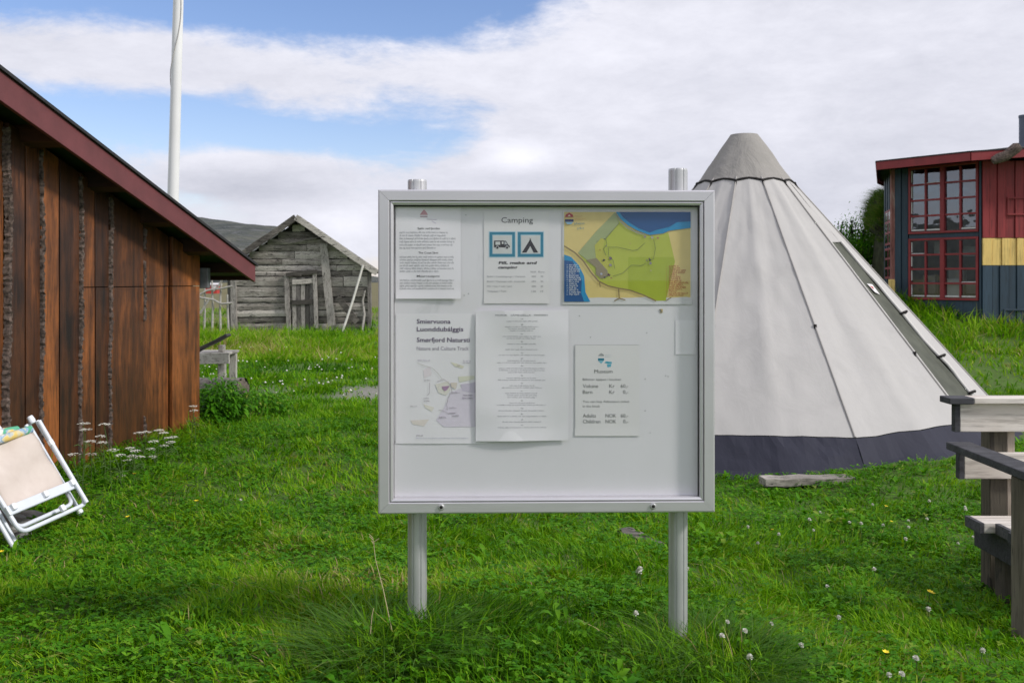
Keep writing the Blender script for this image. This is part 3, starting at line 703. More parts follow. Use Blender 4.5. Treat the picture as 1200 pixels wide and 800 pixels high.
    for j, t in enumerate(np.linspace(0, 1, 9)):
        for i in range(na):
            a = 360*i/na + A0; f = ((a-A0)/30) % 1
            z = zt + (zc-.035-zt)*t + (.022*math.sin(math.pi*f) if j == 8 else 0)*1.0
            r = .136 + (rc+.032-.136)*t
            r *= 1 - .045*math.sin(math.pi*f)*t - .02*math.sin(a*.13+t*4)*t*(1-t)*2; r += ((fbm(np.array([i*.35]), np.array([t*3.]), 1.0, 29, 2)[0]-.5)*.030)*(1 if 0<j<8 else 0)*math.sin(math.pi*i/na)**.3
            vs.append((TX+r*math.sin(R(a)), TY-r*math.cos(R(a)), z))
    fs = [(j*na+i, j*na+(i+1)%na, (j+1)*na+(i+1)%na, (j+1)*na+i) for j in range(8) for i in range(na)]
    mb.add(vs, fs, smooth=True)
    top = [(TX+.136*math.sin(R(360*i/na+A0)), TY-.136*math.cos(R(360*i/na+A0)), zt) for i in range(na)]
    mb.add(top + [(TX, TY, zt+.008)], [(i, na, (i+1)%na) for i in range(na)], smooth=True)
    P(mb, 'cap', mcap, root)
    tr = MB(); n0 = 8*na; ring = [Vector(vs[n0+i]) for i in range(na)]; ring.append(ring[0]); tr.tube(ring, .013, 6, caps=False); P(tr, 'cap_trim', m_dark, root)
    for s in seams:
        mb = MB(); q = Vector((TX+(rc+.04)*math.sin(R(s)), TY-(rc+.04)*math.cos(R(s)), zc-.03)); mb.tube([q, q+Vector((.01*math.sin(R(s)),-.01,-.03)), q+Vector((.04*math.sin(R(s)),-.04*math.cos(R(s)),-.075))], .012, 6); P(mb, 'cap_tie', m_dark, root)
cloth_seam = plain('seam_tape', (.40,.38,.36), .9, 0, .1, 8)
cloth_seam2 = plain('white_webbing', (.62,.60,.57), .9, 0, .1, 8)
tent()
def plank(name, a, b, w, h, label, cat='plank', rnd=.55):
    mb = MB(); mb.beam(a, b, w, h, nseg=9, wob=.005, rnd=rnd); o = mb.build(name, m_grey, None, .004, a); tag(o, label, cat)
a = W(893, 564, 7.15); b = W(999, 561, 7.2); a.z = b.z = (gz1(a.x, a.y)+gz1(b.x, b.y))/2+.035
plank('weathered_plank', a, b, .15, .055, 'weathered grey plank in the grass before the dark tent skirt')
a = W(730, 601, 5.35); b = W(772, 614, 5.1); a.z = gz1(a.x, a.y)+.035; b.z = gz1(b.x, b.y)+.008
plank('board_piece', a, b, .09, .03, 'short bleached board end lying in grass below the notice board', rnd=.35)

# ------------------------------------------------------------------ painted house on the right
def painted_house():
    root = empty('painted_house', (8.6, 16.6, gz1(8.6,16.6)), 'red, yellow and slate-blue boarded house with a red-framed many-paned window', 'house')
    mw = lambda n, c, rw=.22: wood(n, (tuple(x*.68 for x in c), c, tuple(min(1,x*1.28) for x in c)), (1,1,.06), 10, .6, rw, bs=.25, blot=2)
    mred, mblue, myel = mw('red_board_paint', (.26,.026,.028)), mw('slate_blue_board_paint', (.026,.052,.080)), mw('yellow_board_paint', (.80,.56,.18), .04)
    mrf = plain('red_trim_paint', (.24,.022,.026), .5, 0, .18, 6, .1)
    C0 = Vector((7.26, 15.4, 0)); A1 = Vector((6.386, 16.6, 0)); A2 = Vector((6.74, 18.0, 0)); B1 = Vector((11.5, 15.4, 0))
    zt = E+1.84; zb = E-1.0
    def boards(p, q, z0, z1, mat, wmin=.10, wmax=.17, name='wall', t=.03):
        mb = MB(); d = (q-p); L = d.length; d.normalize(); n = Vector((d.y, -d.x, 0)) ; s = 0; i = 0
        while s < L-.01:
            w = min(random.uniform(wmin, wmax), L-s); off = .0 if i % 2 else .014
            a = p+d*(s+.004); b = p+d*(s+w-.004); nn = n*(off+random.uniform(0,.003))
            mb.hexa([v+Vector((0,0,z0)) for v in (a-n*t, b-n*t, b+nn, a+nn)], [v+Vector((0,0,z1)) for v in (a-n*t, b-n*t, b+nn, a+nn)])
            s += w; i += 1
        return P(mb, name, mat, root, .003)
    # outward normals: d runs left to right as seen from the camera
    # right facet
    x0 = C0+Vector((.01,0,0))
    boards(x0, B1, E+.647+.003, zt, mred); boards(x0, B1, E+.224+.003, E+.647-.003, myel); boards(x0, B1, zb, E+.224-.003, mblue)
    # hatch outlines on the right facet
    for (px0, py0, px1, py1, m) in ((1181, 231, 1206, 252, mred), (1177, 362, 1206, 384, mblue)):
        a = W(px0, py0, 15.36); b = W(px1, py1, 15.36)
        h = MB()
        for (u0, v0, u1, v1) in ((a.x, a.z-.025, b.x, a.z), (a.x, b.z, b.x, b.z+.025), (a.x, b.z+.026, a.x+.025, a.z-.026), (b.x-.025, b.z+.026, b.x, a.z-.026)): h.box((u0, 15.368, v0), (u1, 15.385, v1))
        P(h, 'hatch_frame', m, root, .002)
    # left facet : corner boards + window
    d = (C0-A1); L = d.length; d.normalize(); n = Vector((d.y, -d.x, 0))
    def FP(s, z, off=0.0): return A1 + d*s + n*off + Vector((0,0,z))
    def s_at(px):          # distance along the facet seen at column px
        k = (px-600)/F; return (A1.x-k*A1.y)/(k*d.y-d.x)
    def z_at(px, py): q = FP(s_at(px), 0); return E-(py-328)/F*q.y
    boards(A1, FP(s_at(1064.5), 0), zb, zt, mblue, .09, .13)
    sa, sb = s_at(1065.5), s_at(1147); zu1, zu0 = z_at(1107, 193), z_at(1107, 273); zl1, zl0 = z_at(1107, 278.5), z_at(1107, 351.5)
    boards(FP(sb+.01,0), C0, zb, zt, mblue, .05, .08)
    def fbox(mb, s0, s1, z0, z1, o0, o1): mb.hexa([FP(s0,z0,o0), FP(s1,z0,o0), FP(s1,z0,o1), FP(s0,z0,o1)], [FP(s0,z1,o0), FP(s1,z1,o0), FP(s1,z1,o1), FP(s0,z1,o1)])
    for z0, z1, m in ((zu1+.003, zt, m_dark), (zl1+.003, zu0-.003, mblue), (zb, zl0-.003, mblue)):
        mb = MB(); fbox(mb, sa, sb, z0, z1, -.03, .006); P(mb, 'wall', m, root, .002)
    mglass, nt, N, Lk, b = new_mat('window_glass'); nt.nodes.remove(b)
    gl = N.new('ShaderNodeBsdfGlossy'); gl.inputs['Roughness'].default_value = .02; gl.inputs['Color'].default_value = (.85,.9,.95,1)
    tr = N.new('ShaderNodeBsdfTransparent'); tr.inputs['Color'].default_value = (.8,.84,.84,1)
    ms = N.new('ShaderNodeMixShader'); fr = N.new('ShaderNodeFresnel'); fr.inputs['IOR'].default_value = 1.65
    gb = N.new('ShaderNodeBump'); gb.inputs['Strength'].default_value = .25; gb.inputs['Distance'].default_value = .01
    Lk.new(tnoise(nt, coords(nt), 3.0, 2), gb.inputs['Height']); Lk.new(gb.outputs[0], gl.inputs['Normal'])
    fm = mth(nt, 'MULTIPLY', fr.outputs[0], 3.0, True)
    Lk.new(fm, ms.inputs[0]); Lk.new(tr.outputs[0], ms.inputs[1]); Lk.new(gl.outputs[0], ms.inputs[2]); Lk.new(ms.outputs[0], N['Material Output'].inputs[0])
    mroom = plain('dim_room', (.10,.085,.075), .9, 0, .4, 3); mcur = plain('pale_curtain', (.55,.54,.52), .9, 0, .15, 5)
    for z0, z1, rows, o in ((zu0, zu1, 4, .0), (zl0, zl1, 4, -.01)):
        win = MB(); fw = .035
        fbox(win, sa, sb, z1-fw, z1, -.05, .03); fbox(win, sa, sb, z0, z0+fw, -.05, .035)
        fbox(win, sa, sa+fw, z0+fw+.0005, z1-fw-.0005, -.05, .03); fbox(win, sb-fw, sb, z0+fw+.0005, z1-fw-.0005, -.05, .03)
        mid = (sa+sb)/2; fbox(win, mid-.035, mid+.035, z0+fw+.0005, z1-fw-.0005, -.05, .034)
        wo = P(win, 'window', mrf, root, .003)
        mu = MB(); hz = (z1-z0-2*fw)/rows
        for r_ in range(1, rows):
            z = z0+fw+hz*r_; fbox(mu, sa+fw+.001, mid-.036, z-.014, z+.014, -.03, .018); fbox(mu, mid+.036, sb-fw-.001, z-.014, z+.014, -.03, .018)
        for q0, q1 in ((sa+fw, mid-.035), (mid+.035, sb-fw)):
            c = (q0+q1)/2
            for r_ in range(rows): fbox(mu, c-.014, c+.014, z0+fw+hz*r_+.0145, z0+fw+hz*(r_+1)-.0145, -.028, .016)
        P(mu, 'glazing_bar', mrf, wo, 0)
        g = MB(); g.add([FP(sa+fw, z0+fw, -.012), FP(sb-fw, z0+fw, -.012), FP(sb-fw, z1-fw, -.012), FP(sa+fw, z1-fw, -.012)], [(0,1,2,3)]); P(g, 'pane', mglass, wo)
        # putty-white lower inner edges
        mpu = plain('white_putty', (.6,.6,.58), .7)
        for r_ in range(rows):
            for q0, q1 in ((sa+fw, mid-.035), (mid+.035, sb-fw)):
                c = (q0+q1)/2
                for u0, u1 in ((q0+.004, c-.018), (c+.018, q1-.004)):
                    if random.random() < (.75 if r_ == 0 else .25): pu = MB(); fbox(pu, u0, u1, z0+fw+hz*r_+.0155, z0+fw+hz*r_+.0155+(.022 if r_ == 0 else .012), -.008, .006); P(pu, 'putty', mpu, wo)
                    if u0 < sa+.1: pu = MB(); fbox(pu, u0, u0+.014, z0+fw+hz*r_+.045, z0+fw+hz*(r_+1)-.02, -.008, .006); P(pu, 'putty', mpu, wo)
    # room behind the glass
    rm = MB()
    q = [FP(sa-.02, 0, -.06), FP(sb+.02, 0, -.06), FP(sb+.02, 0, -1.5), FP(sa-.02, 0, -1.5)]
    vs = [v+Vector((0,0,zl0-.1)) for v in q]+[v+Vector((0,0,zu1+.05)) for v in q]
    rm.add(vs, [(0,1,2,3),(7,6,5,4),(1,5,6,2),(2,6,7,3),(3,7,4,0)]); P(rm, 'room_interior', mroom, root)
    sh = MB()
    for k, (u, z, w_, h_) in enumerate(((.25, zl0+.1, .22, .3), (.7, zl0+.12, .26, .36), (1.0, zl0+.1, .2, .2), (.45, zl0+.75, .16, .2), (.95, zl0+.7, .2, .16))):
        sh = MB(); fbox(sh, u, u+w_, z, z+h_, -.5, -.42); P(sh, 'curtain', mcur, root)
    oc = MB()     # poster edge and white cloth low in the window
    fbox(oc, s_at(1108), s_at(1124), zl0+.05, zl0+.34, -.06, -.05); P(oc, 'paper_notice', plain('white_paper_notice', (.66,.66,.68), .7), root)
    # red-white corner post, third facet with its window
    cp = MB(); cp.beam(FP(-.035, zb, .01), FP(-.035, zt, .01), .07, .07, up=Vector((0,1,0)), nseg=6, wob=.004)
    P(cp, 'corner_post', wood('worn_red_post', ((.12,.03,.028),(.30,.12,.10),(.55,.48,.42)), (1,1,.12), 12, .8, .1), root, .003)
    boards(A2, A1+Vector((.01,.02,0)), zb, zt, mblue, .12, .18)
    e = (A1-A2).normalized(); n3 = Vector((e.y, -e.x, 0))
    for z0, z1 in ((E+.02, E+.55), (E+.60, E+1.2)):
        for k in range(2):
            s0 = .45+k*.5; fr_ = MB(); p0 = A2+e*s0+n3*.02; p1 = A2+e*(s0+.46)+n3*.02
            fr_.hexa([p0+Vector((0,0,z0)), p1+Vector((0,0,z0)), p1+n3*.03+Vector((0,0,z0)), p0+n3*.03+Vector((0,0,z0))], [p0+Vector((0,0,z1)), p1+Vector((0,0,z1)), p1+n3*.03+Vector((0,0,z1)), p0+n3*.03+Vector((0,0,z1))])
            wo = P(fr_, 'side_window', mrf, root)
            for i in range(3):
                g = MB(); a_ = z0+.04+i*(z1-z0-.04)/3; b_ = a_+(z1-z0-.16)/3; u0 = A2+e*(s0+.05)+n3*.054; u1 = A2+e*(s0+.41)+n3*.054
                g.add([u0+Vector((0,0,a_)), u1+Vector((0,0,a_)), u1+Vector((0,0,b_)), u0+Vector((0,0,b_))], [(0,1,2,3)]); P(g, 'pane', plain('dark_glass', (.02,.025,.03), .08, 0, .1), wo)
    yb = MB(); q0 = W(1045, 357, 16.5); yb.box((q0.x-.06, q0.y-.1, q0.z-.5), (q0.x+.02, q0.y, q0.z+.42)); P(yb, 'yellow_base', myel, root, .01)
    # back walls
    bw = MB(); zz = (zb, zt)
    for p, q in ((A2, Vector((8.5,21,0))), (Vector((8.5,21,0)), Vector((11.5,21,0))), (Vector((11.5,21,0)), B1)):
        bw.add([p+Vector((0,0,zb)), q+Vector((0,0,zb)), q+Vector((0,0,zt)), p+Vector((0,0,zt))], [(0,1,2,3)])
    P(bw, 'wall', mred, root)
    # roof
    K = Vector((6.92, 15.02, 0)); K0 = W(1028, 190, 16.28); K2 = Vector((11.6, 15.0, 0))
    ze = E+1.93; zr = ze + .065*(K2.x-K.x)
    K0 = Vector((K0.x, K0.y, 0)); kb = Vector((6.84, 18.6, 0)); ap = Vector((9.6, 18.2, ze+.55))
    ring = [kb+Vector((0,0,ze)), K0+Vector((0,0,ze)), K+Vector((0,0,ze)), K2+Vector((0,0,zr)), Vector((11.7,21.2,ze+.2)), Vector((8.4,21.2,ze))]
    rf = MB(); nn = len(ring); vs = ring+[ap]+[v-Vector((0,0,.03)) for v in ring]
    rf.add(vs, [(i, (i+1)%nn, nn) for i in range(nn)]+[tuple(nn+1+i for i in reversed(range(nn)))]+[(i, nn+1+i, nn+1+(i+1)%nn, (i+1)%nn) for i in range(nn)])
    P(rf, 'roof', m_felt, root)
    so = MB(); cen = Vector((9,18,0)); inn = [v.lerp(Vector((9,18,v.z)), .02)-Vector((0,0,.06)) for v in ring]; so.add(inn, [tuple(reversed(range(nn)))]); P(so, 'soffit', m_soffit, root)
    for i, (p, q) in enumerate(zip(ring, ring[1:]+ring[:1])):
        f = MB(); e1 = (q-p).normalized(); out = Vector((e1.y, -e1.x, 0)).normalized()*.02
        if (p+out-cen).length < (p-out-cen).length: out = -out
        f.hexa([p-Vector((0,0,.135)), q-Vector((0,0,.135)), q-Vector((0,0,.135))+out, p-Vector((0,0,.135))+out], [p+Vector((0,0,-.005)), q+Vector((0,0,-.005)), q+Vector((0,0,-.005))+out, p+Vector((0,0,-.005))+out])
        P(f, 'fascia', mrf, root, .003)
        g = MB(); o2 = out*1.5
        g.hexa([p-Vector((0,0,.004)), q-Vector((0,0,.004)), q+o2-Vector((0,0,.004)), p+o2-Vector((0,0,.004))], [p+Vector((0,0,.014)), q+Vector((0,0,.014)), q+o2+Vector((0,0,.014)), p+o2+Vector((0,0,.014))])
        P(g, 'roof_edge', m_felt, root)
    ch = MB(); c = W(1202, 170, 16.8); ch.tube([c-Vector((0,0,.3)), c+Vector((0,0,.48))], .105, 20); ch.tube([c+Vector((0,0,.46)), c+Vector((0,0,.50))], .112, 20)
    P(ch, 'chimney', plain('blue_grey_flue', (.12,.14,.18), .45, .5, .15, 5), root)
    # mossy driftwood branch under the eave
    bn = MB(); pts = [W(1163, 189, 14.9), W(1170, 186, 14.88), W(1178, 183.5, 14.86), W(1186, 178, 14.84), W(1192, 173.5, 14.82), W(1196, 171, 14.8)]
    bn.tube(pts, [.05,.07,.075,.07,.085,.05], 12, rfun=lambda th, i: random.uniform(.75, 1.25)); o = bn.build('driftwood_branch', m_bark, None, 0, pts[0]); tag(o, 'gnarled mossy branch fixed along the red roof edge', 'branch')
painted_house()
# ------------------------------------------------------------------ bench on the right
def bench():
    mwht = wood('bleached_pine_planks', ((.42,.35,.30),(.66,.60,.54),(.80,.76,.71)), (.07,1,1), 9, .75, .12, bs=.25, blot=3)
    mend = wood('dark_edge_stain', ((.022,.022,.026),(.05,.05,.058),(.11,.11,.12)), (.3,1,1), 14, .8, .1, bs=.5, crack=.4)
    mpost = wood('old_brown_post', ((.035,.030,.022),(.105,.088,.064),(.20,.175,.135)), (1,1,.10), 12, .85, .1, bs=.8, crack=.7)
    mpostl = wood('pale_post_side', ((.26,.20,.15),(.44,.37,.30),(.58,.52,.46)), (1,1,.10), 12, .85, .1, bs=.4)
    X0 = 2.02
    root = empty('garden_bench', (2.9, 4.4, gz1(2.9, 4.4)), 'wooden garden bench of bleached planks with dark edges, cut by the right edge', 'bench')
    z = lambda py, d: E-(py-328)/F*d
    DB = 4.62
    XR = 3.9
    # backrest: cap rail and two planks, ends stained dark
    def plank(name, xa, ya, yb, z0, z1, mat=mwht, tip=.012):
        mb = MB(); mb.box((xa+tip+.0005, ya, z0), (XR, yb, z1)); o = P(mb, name, mat, root, .003)
        mb = MB(); mb.box((xa, ya-.001, z0-.001), (xa+tip, yb+.001, z1+.001)); P(mb, 'stained_end', mend, root, .002)
    # cap lies flat
    mb = MB(); mb.box((2.12, DB-.055, z(471.5,DB)), (XR, DB+.05, z(464.5,DB))); P(mb, 'top_rail', mwht, root, .004)
    mb = MB(); mb.box((2.005, DB-.057, z(472,DB)), (2.119, DB+.052, z(464.5,DB)-.0005)); P(mb, 'stained_end', mend, root, .004)
    plank('back_plank', 2.045, DB-.02, DB+.015, z(505,DB), z(472.5,DB), tip=.025)
    plank('back_plank', 2.065, DB-.02, DB+.015, z(560,DB), z(530,DB), tip=.025)
    # rear post
    px0 = (1155-600)/F*4.68; px1 = (1175-600)/F*4.68
    gb = gz1(px0, 4.7)-.1
    mb = MB(); mb.box((px0, DB+.017, gb), (px1, DB+.11, z(471,DB)-.004)); P(mb, 'rear_post', mpost, root, .004)
    mb = MB(); mb.box((px1+.001, DB+.017, z(606,DB)), (px1+.036, DB+.09, z(471,DB)-.004)); P(mb, 'post_side_strip', mpostl, root, .003)  # paler strip for the post's lighter side face
    mb = MB(); mb.box((3.3, DB+.017, gb), (3.39, DB+.11, z(471,DB)-.004)); P(mb, 'rear_post', mpost, root, .004)
    # seat: planks along the bench
    zs = z(605, 4.5)
    for i, (xa, y1) in enumerate(((2.055, 4.52), (2.12, 4.37), (2.10, 4.22))):
        plank('seat_plank', xa, y1-.142, y1, zs-.045, zs, tip=.02)
    for x in (2.20, 3.2):
        mb = MB(); mb.box((x-.05, 4.02, zs-.165), (x+.02, DB+.016, zs-.047)); P(mb, 'seat_bearer', mend, root, .004)
    # lower legs
    for x in (2.20, 3.2):
        mb = MB(); mb.box((x+.0, 4.44, gz1(x, 4.5)-.1), (x+.075, 4.54, zs-.166)); P(mb, 'leg', mpost, root, .004)
    # arm rests running towards the viewer, carried by a wide front leg
    za = z(516, DB)
    for x0, x1 in ((1.995, 2.10), (3.25, 3.36)):
        mb = MB(); mb.box((x0, 3.82, za-.032), (x1, DB+.02 if x0 > 3 else DB-.022, za)); 
        if x0 < 3: mb = MB(); mb.hexa([Vector((2.0,DB-.03,za-.034)),Vector((2.11,DB-.03,za-.034)),Vector((2.10,3.82,za-.034)),Vector((1.985,3.82,za-.034))][::-1],[Vector((2.0,DB-.03,za)),Vector((2.11,DB-.03,za)),Vector((2.10,3.82,za)),Vector((1.985,3.82,za))][::-1])
        P(mb, 'arm_rest', mend, root, .004)
        mb = MB(); mb.box((x0+.005 if x0 > 3 else 1.995, 3.885, gz1(x0,3.9)-.1), (x1+.03, 3.985, za-.036)); P(mb, 'front_leg', mpost, root, .005)
bench()

# ------------------------------------------------------------------ folded camping chair on the left
def tubeM(): 
    return plain('white_enamel_tube', (.66,.70,.76), .35, 0, .06, 6)
def folded_chair():
    A = W(99, 592, 5.35); B = W(17, 629, 4.86); T = W(59, 490, 5.5)
    U = (B-A); wU = U.length; U.normalize(); V = (T-A); V = (V-U*V.dot(U)); vL = V.length; V.normalize(); Nn = U.cross(V).normalized()
    if Nn.y > 0: Nn = -Nn
    root = empty('folding_chair', (A+B)/2, 'folded white-framed camping chair with cream fabric leaning beside the brown barn', 'chair')
    root.location.z = gz1(root.location.x, root.location.y)
    C = lambda u, v, w=0.0: A + U*u*wU + V*v*vL + Nn*w
    mt = tubeM(); r = .0115
    def rounded(pts, rad=.05, n=5):
        out = [pts[0]]
        for i in range(1, len(pts)-1):
            p, q, s = pts[i-1], pts[i], pts[i+1]; a = q+(p-q).normalized()*rad; b = q+(s-q).normalized()*rad
            for k in range(n+1): t = k/n; out.append(a*(1-t)**2+q*2*t*(1-t)+b*t*t)
        out.append(pts[-1]); return out
    # front U frame
    mb = MB(); mb.tube(rounded([C(.03,1.0,.03), C(.02,.0,.03), C(.97,.0,.03), C(1.0,1.0,.03)]), r, 12); P(mb, 'front_frame', mt, root)
    # rear legs frame, reaching lower
    mb = MB(); mb.tube(rounded([C(.085,1.02,-.02), C(.075,.07,-.02), C(.88,.07,-.02), C(.93,1.0,-.02)]), r, 12); P(mb, 'seat_frame', mt, root)
    for u, v0, v1, w in ((-.02, -.02, 1.04, -.05), (1.0, -.19, 1.0, -.030), (.92, -.17, .5, -.045), (.06,.0,.98,.055)):
        mb = MB(); mb.tube([C(u,v1,w), C(u+.01,(v0+v1)/2,w), C(u+.015,v0,w)], r, 12); P(mb, 'leg', mt, root)
    # foot caps, shoulder caps
    wc = plain('white_plastic_cap', (.75,.78,.82), .4)
    for u, v, w in ((-.005,-.03,-.05), (1.015,-.19,-.030), (.935,-.17,-.045), (.0,1.04,-.01), (.40,1.06,-.04)):
        mb = MB(); mb.tube([C(u,v-.03,w), C(u,v+.0,w), C(u,v+.05,w)], [.014,.019,.016], 12); P(mb, 'cap', wc, root)
    # cross bar under the fabric
    mb = MB(); mb.beam(C(.02,.235,.035), C(1.0,.235,.035), .024, .05, up=V); P(mb, 'cross_bar', mt, root, .006)
    for u, v in ((.10,.25), (.93,.25), (.50,.245), (.07,.72), (.40,.05)):
        mb = MB(); mb.beam(C(u-.025,v,.055), C(u+.03,v,.055), .022, .034, up=V); P(mb, 'bracket', wc, root, .005)
    # cream fabric
    def grid(u0,u1,v0,v1,f,nu=16,nv=16):
        vs = [f(u0+(u1-u0)*i/nu, v0+(v1-v0)*j/nv) for j in range(nv+1) for i in range(nu+1)]
        return vs, [(j*(nu+1)+i, j*(nu+1)+i+1, (j+1)*(nu+1)+i+1, (j+1)*(nu+1)+i) for j in range(nv) for i in range(nu)]
    f = lambda u, v: C(u, v, .012+.012*math.sin(u*9+2)*math.sin(v*5)-.02*math.sin(math.pi*(u-.1)/.82)+.006*math.sin(v*17+u*6))
    mb = MB(); vs, fs = grid(.12,.90,.26,.93,f); mb.add(vs, fs, smooth=True)
    m, nt, N, L, b = new_mat('cream_fabric'); v = coords(nt); c = mixc(nt, tnoise(nt, v, 7, 5, .6), (.46,.38,.33), (.70,.63,.57)); L.new(c, b.inputs['Base Color']); b.inputs['Roughness'].default_value = .9; bump(nt, b, tnoise(nt, v, 9, 6, .6), .35, .0)
    o = P(mb, 'seat_fabric', m, root); so = o.modifiers.new('thick', 'SOLIDIFY'); so.thickness = .003
    # patterned roll along the top
    m, nt, N, L, b = new_mat('flowered_fabric'); v = coords(nt); n1 = tnoise(nt, v, 13, 2, .5, .4); n2 = tnoise(nt, v, 9, 2, .5, .6)
    c = ramp(nt, n1, [(.38,(.70,.52,.16)),(.46,(.62,.58,.42)),(.52,(.20,.36,.55)),(.60,(.72,.70,.64))]); c = mixc(nt, ramp(nt, n2, [(.58,(0,0,0)),(.62,(1,1,1))]), c, (.10,.40,.24)); L.new(c, b.inputs['Base Color']); b.inputs['Roughness'].default_value = .85
    mb = MB(); mb.tube([C(.13,.945,.012), C(.5,.94,.008), C(.91,.95,.012)], .021, 14); P(mb, 'rolled_cover', m, root)
    mb = MB(); mb.tube([C(.22,1.0,-.02), C(.5,1.02,-.03), C(.91,.99,-.02)], [.02,.032,.028], 14); P(mb, 'rolled_cover', m, root)
    return C
folded_chair()
# a second folded chair frame stands behind, carrying the first
def stones():
    ms = plain('grey_stone', (.20,.20,.19), .9, 0, .45, 9, .5)
    specs = [((6,647),4.75,.11,'grey stone at the left edge under the folded chair legs'), ((33,632),4.98,.085,'pale round stone behind the folded chair foot'),
             ((15,655),4.62,.07,'small flat grey stone in front of the chair foot'), ((-6,636),4.85,.12,'dark stone at the far left beside the chair')]
    for (px, py), d, r, lb in specs:
        c = W(px, py, d); c.y += .42; c.x *= 1.085; c.z = gz1(c.x, c.y)+r*.05
        bm = bmesh.new(); bmesh.ops.create_icosphere(bm, subdivisions=4, radius=1.0)
        ph = random.uniform(0, 50)
        for v in bm.verts:
            n = fbm(np.array([v.co.x+ph]), np.array([v.co.y+v.co.z*1.3+ph]), .9, 3, 3)[0]
            v.co *= (.75+.5*n); v.co.x *= r*1.25; v.co.y *= r; v.co.z *= r*.7
        me = bpy.data.meshes.new('stone'); bm.to_mesh(me); bm.free(); me.polygons.foreach_set('use_smooth', [True]*len(me.polygons)); me.materials.append(ms)
        o = bpy.data.objects.new('stone', me); COL.objects.link(o); o.location = c; o.rotation_euler = (0,0,random.uniform(0,6)); tag(o, lb, 'stone', 'stones at the chair feet')
stones()

# ------------------------------------------------------------------ notice board
BR = R(1.4)
BO = Vector(((640.3-600)/F*3.18, 3.18, 0)); BGZ = gz1(BO.x, 3.25)
XA = Vector((math.cos(BR), math.sin(BR), 0)); YA = Vector((-math.sin(BR), math.cos(BR), 0))
def lp(px, py, y=0.0):          # board-plane coordinates of a place measured on the photograph
    k = (px-600)/F; o = BO + YA*y
    # ray (k,1)*d ; solve (k d - ox)*YA.x + (d-oy)*YA.y = 0
    d = (o.x*YA.x+o.y*YA.y)/(k*YA.x+YA.y)
    return ((Vector((k*d, d, 0))-o).dot(XA), E-(py-328)/F*d - BGZ)
broot = empty('notice_board', (BO.x, BO.y, BGZ), 'aluminium framed glass notice board on two posts in the grass', 'notice board', None, BR)
def LB(mb, name, m, bevel=0.0, parent=None): return mb.build(name, m, parent or broot, bevel)
m_alu, nt, N_, L_, b_ = new_mat('brushed_aluminium')
v_ = coords(nt, (1,1,1)); 
L_.new(mixc(nt, tnoise(nt, v_, 5, 4), (.60,.585,.61), (.72,.70,.73)), b_.inputs['Base Color']); b_.inputs['Metallic'].default_value = .65
L_.new(ramp(nt, tnoise(nt, coords(nt, (1,1,60)), 4, 4), [(.3,(.36,.36,.36)),(.7,(.48,.48,.48))]), b_.inputs['Roughness'])
m_alu2 = plain('galvanised_post', (.56,.56,.565), .42, .55, .08, 9, .05)
m_panel, nt, N_, L_, b_ = new_mat('white_backboard')
v_ = coords(nt); sm = tnoise(nt, coords(nt, (1,1,.5)), 7, 6, .7, .5)
c_ = mixc(nt, tnoise(nt, v_, 2.0, 4), (.74,.73,.76), (.82,.81,.84)); c_ = mixc(nt, mth(nt, 'MULTIPLY', ramp(nt, sm, [(.60,(0,0,0)),(.72,(1,1,1))]), .35), c_, (.44,.46,.46))
L_.new(c_, b_.inputs['Base Color']); b_.inputs['Roughness'].default_value = .45
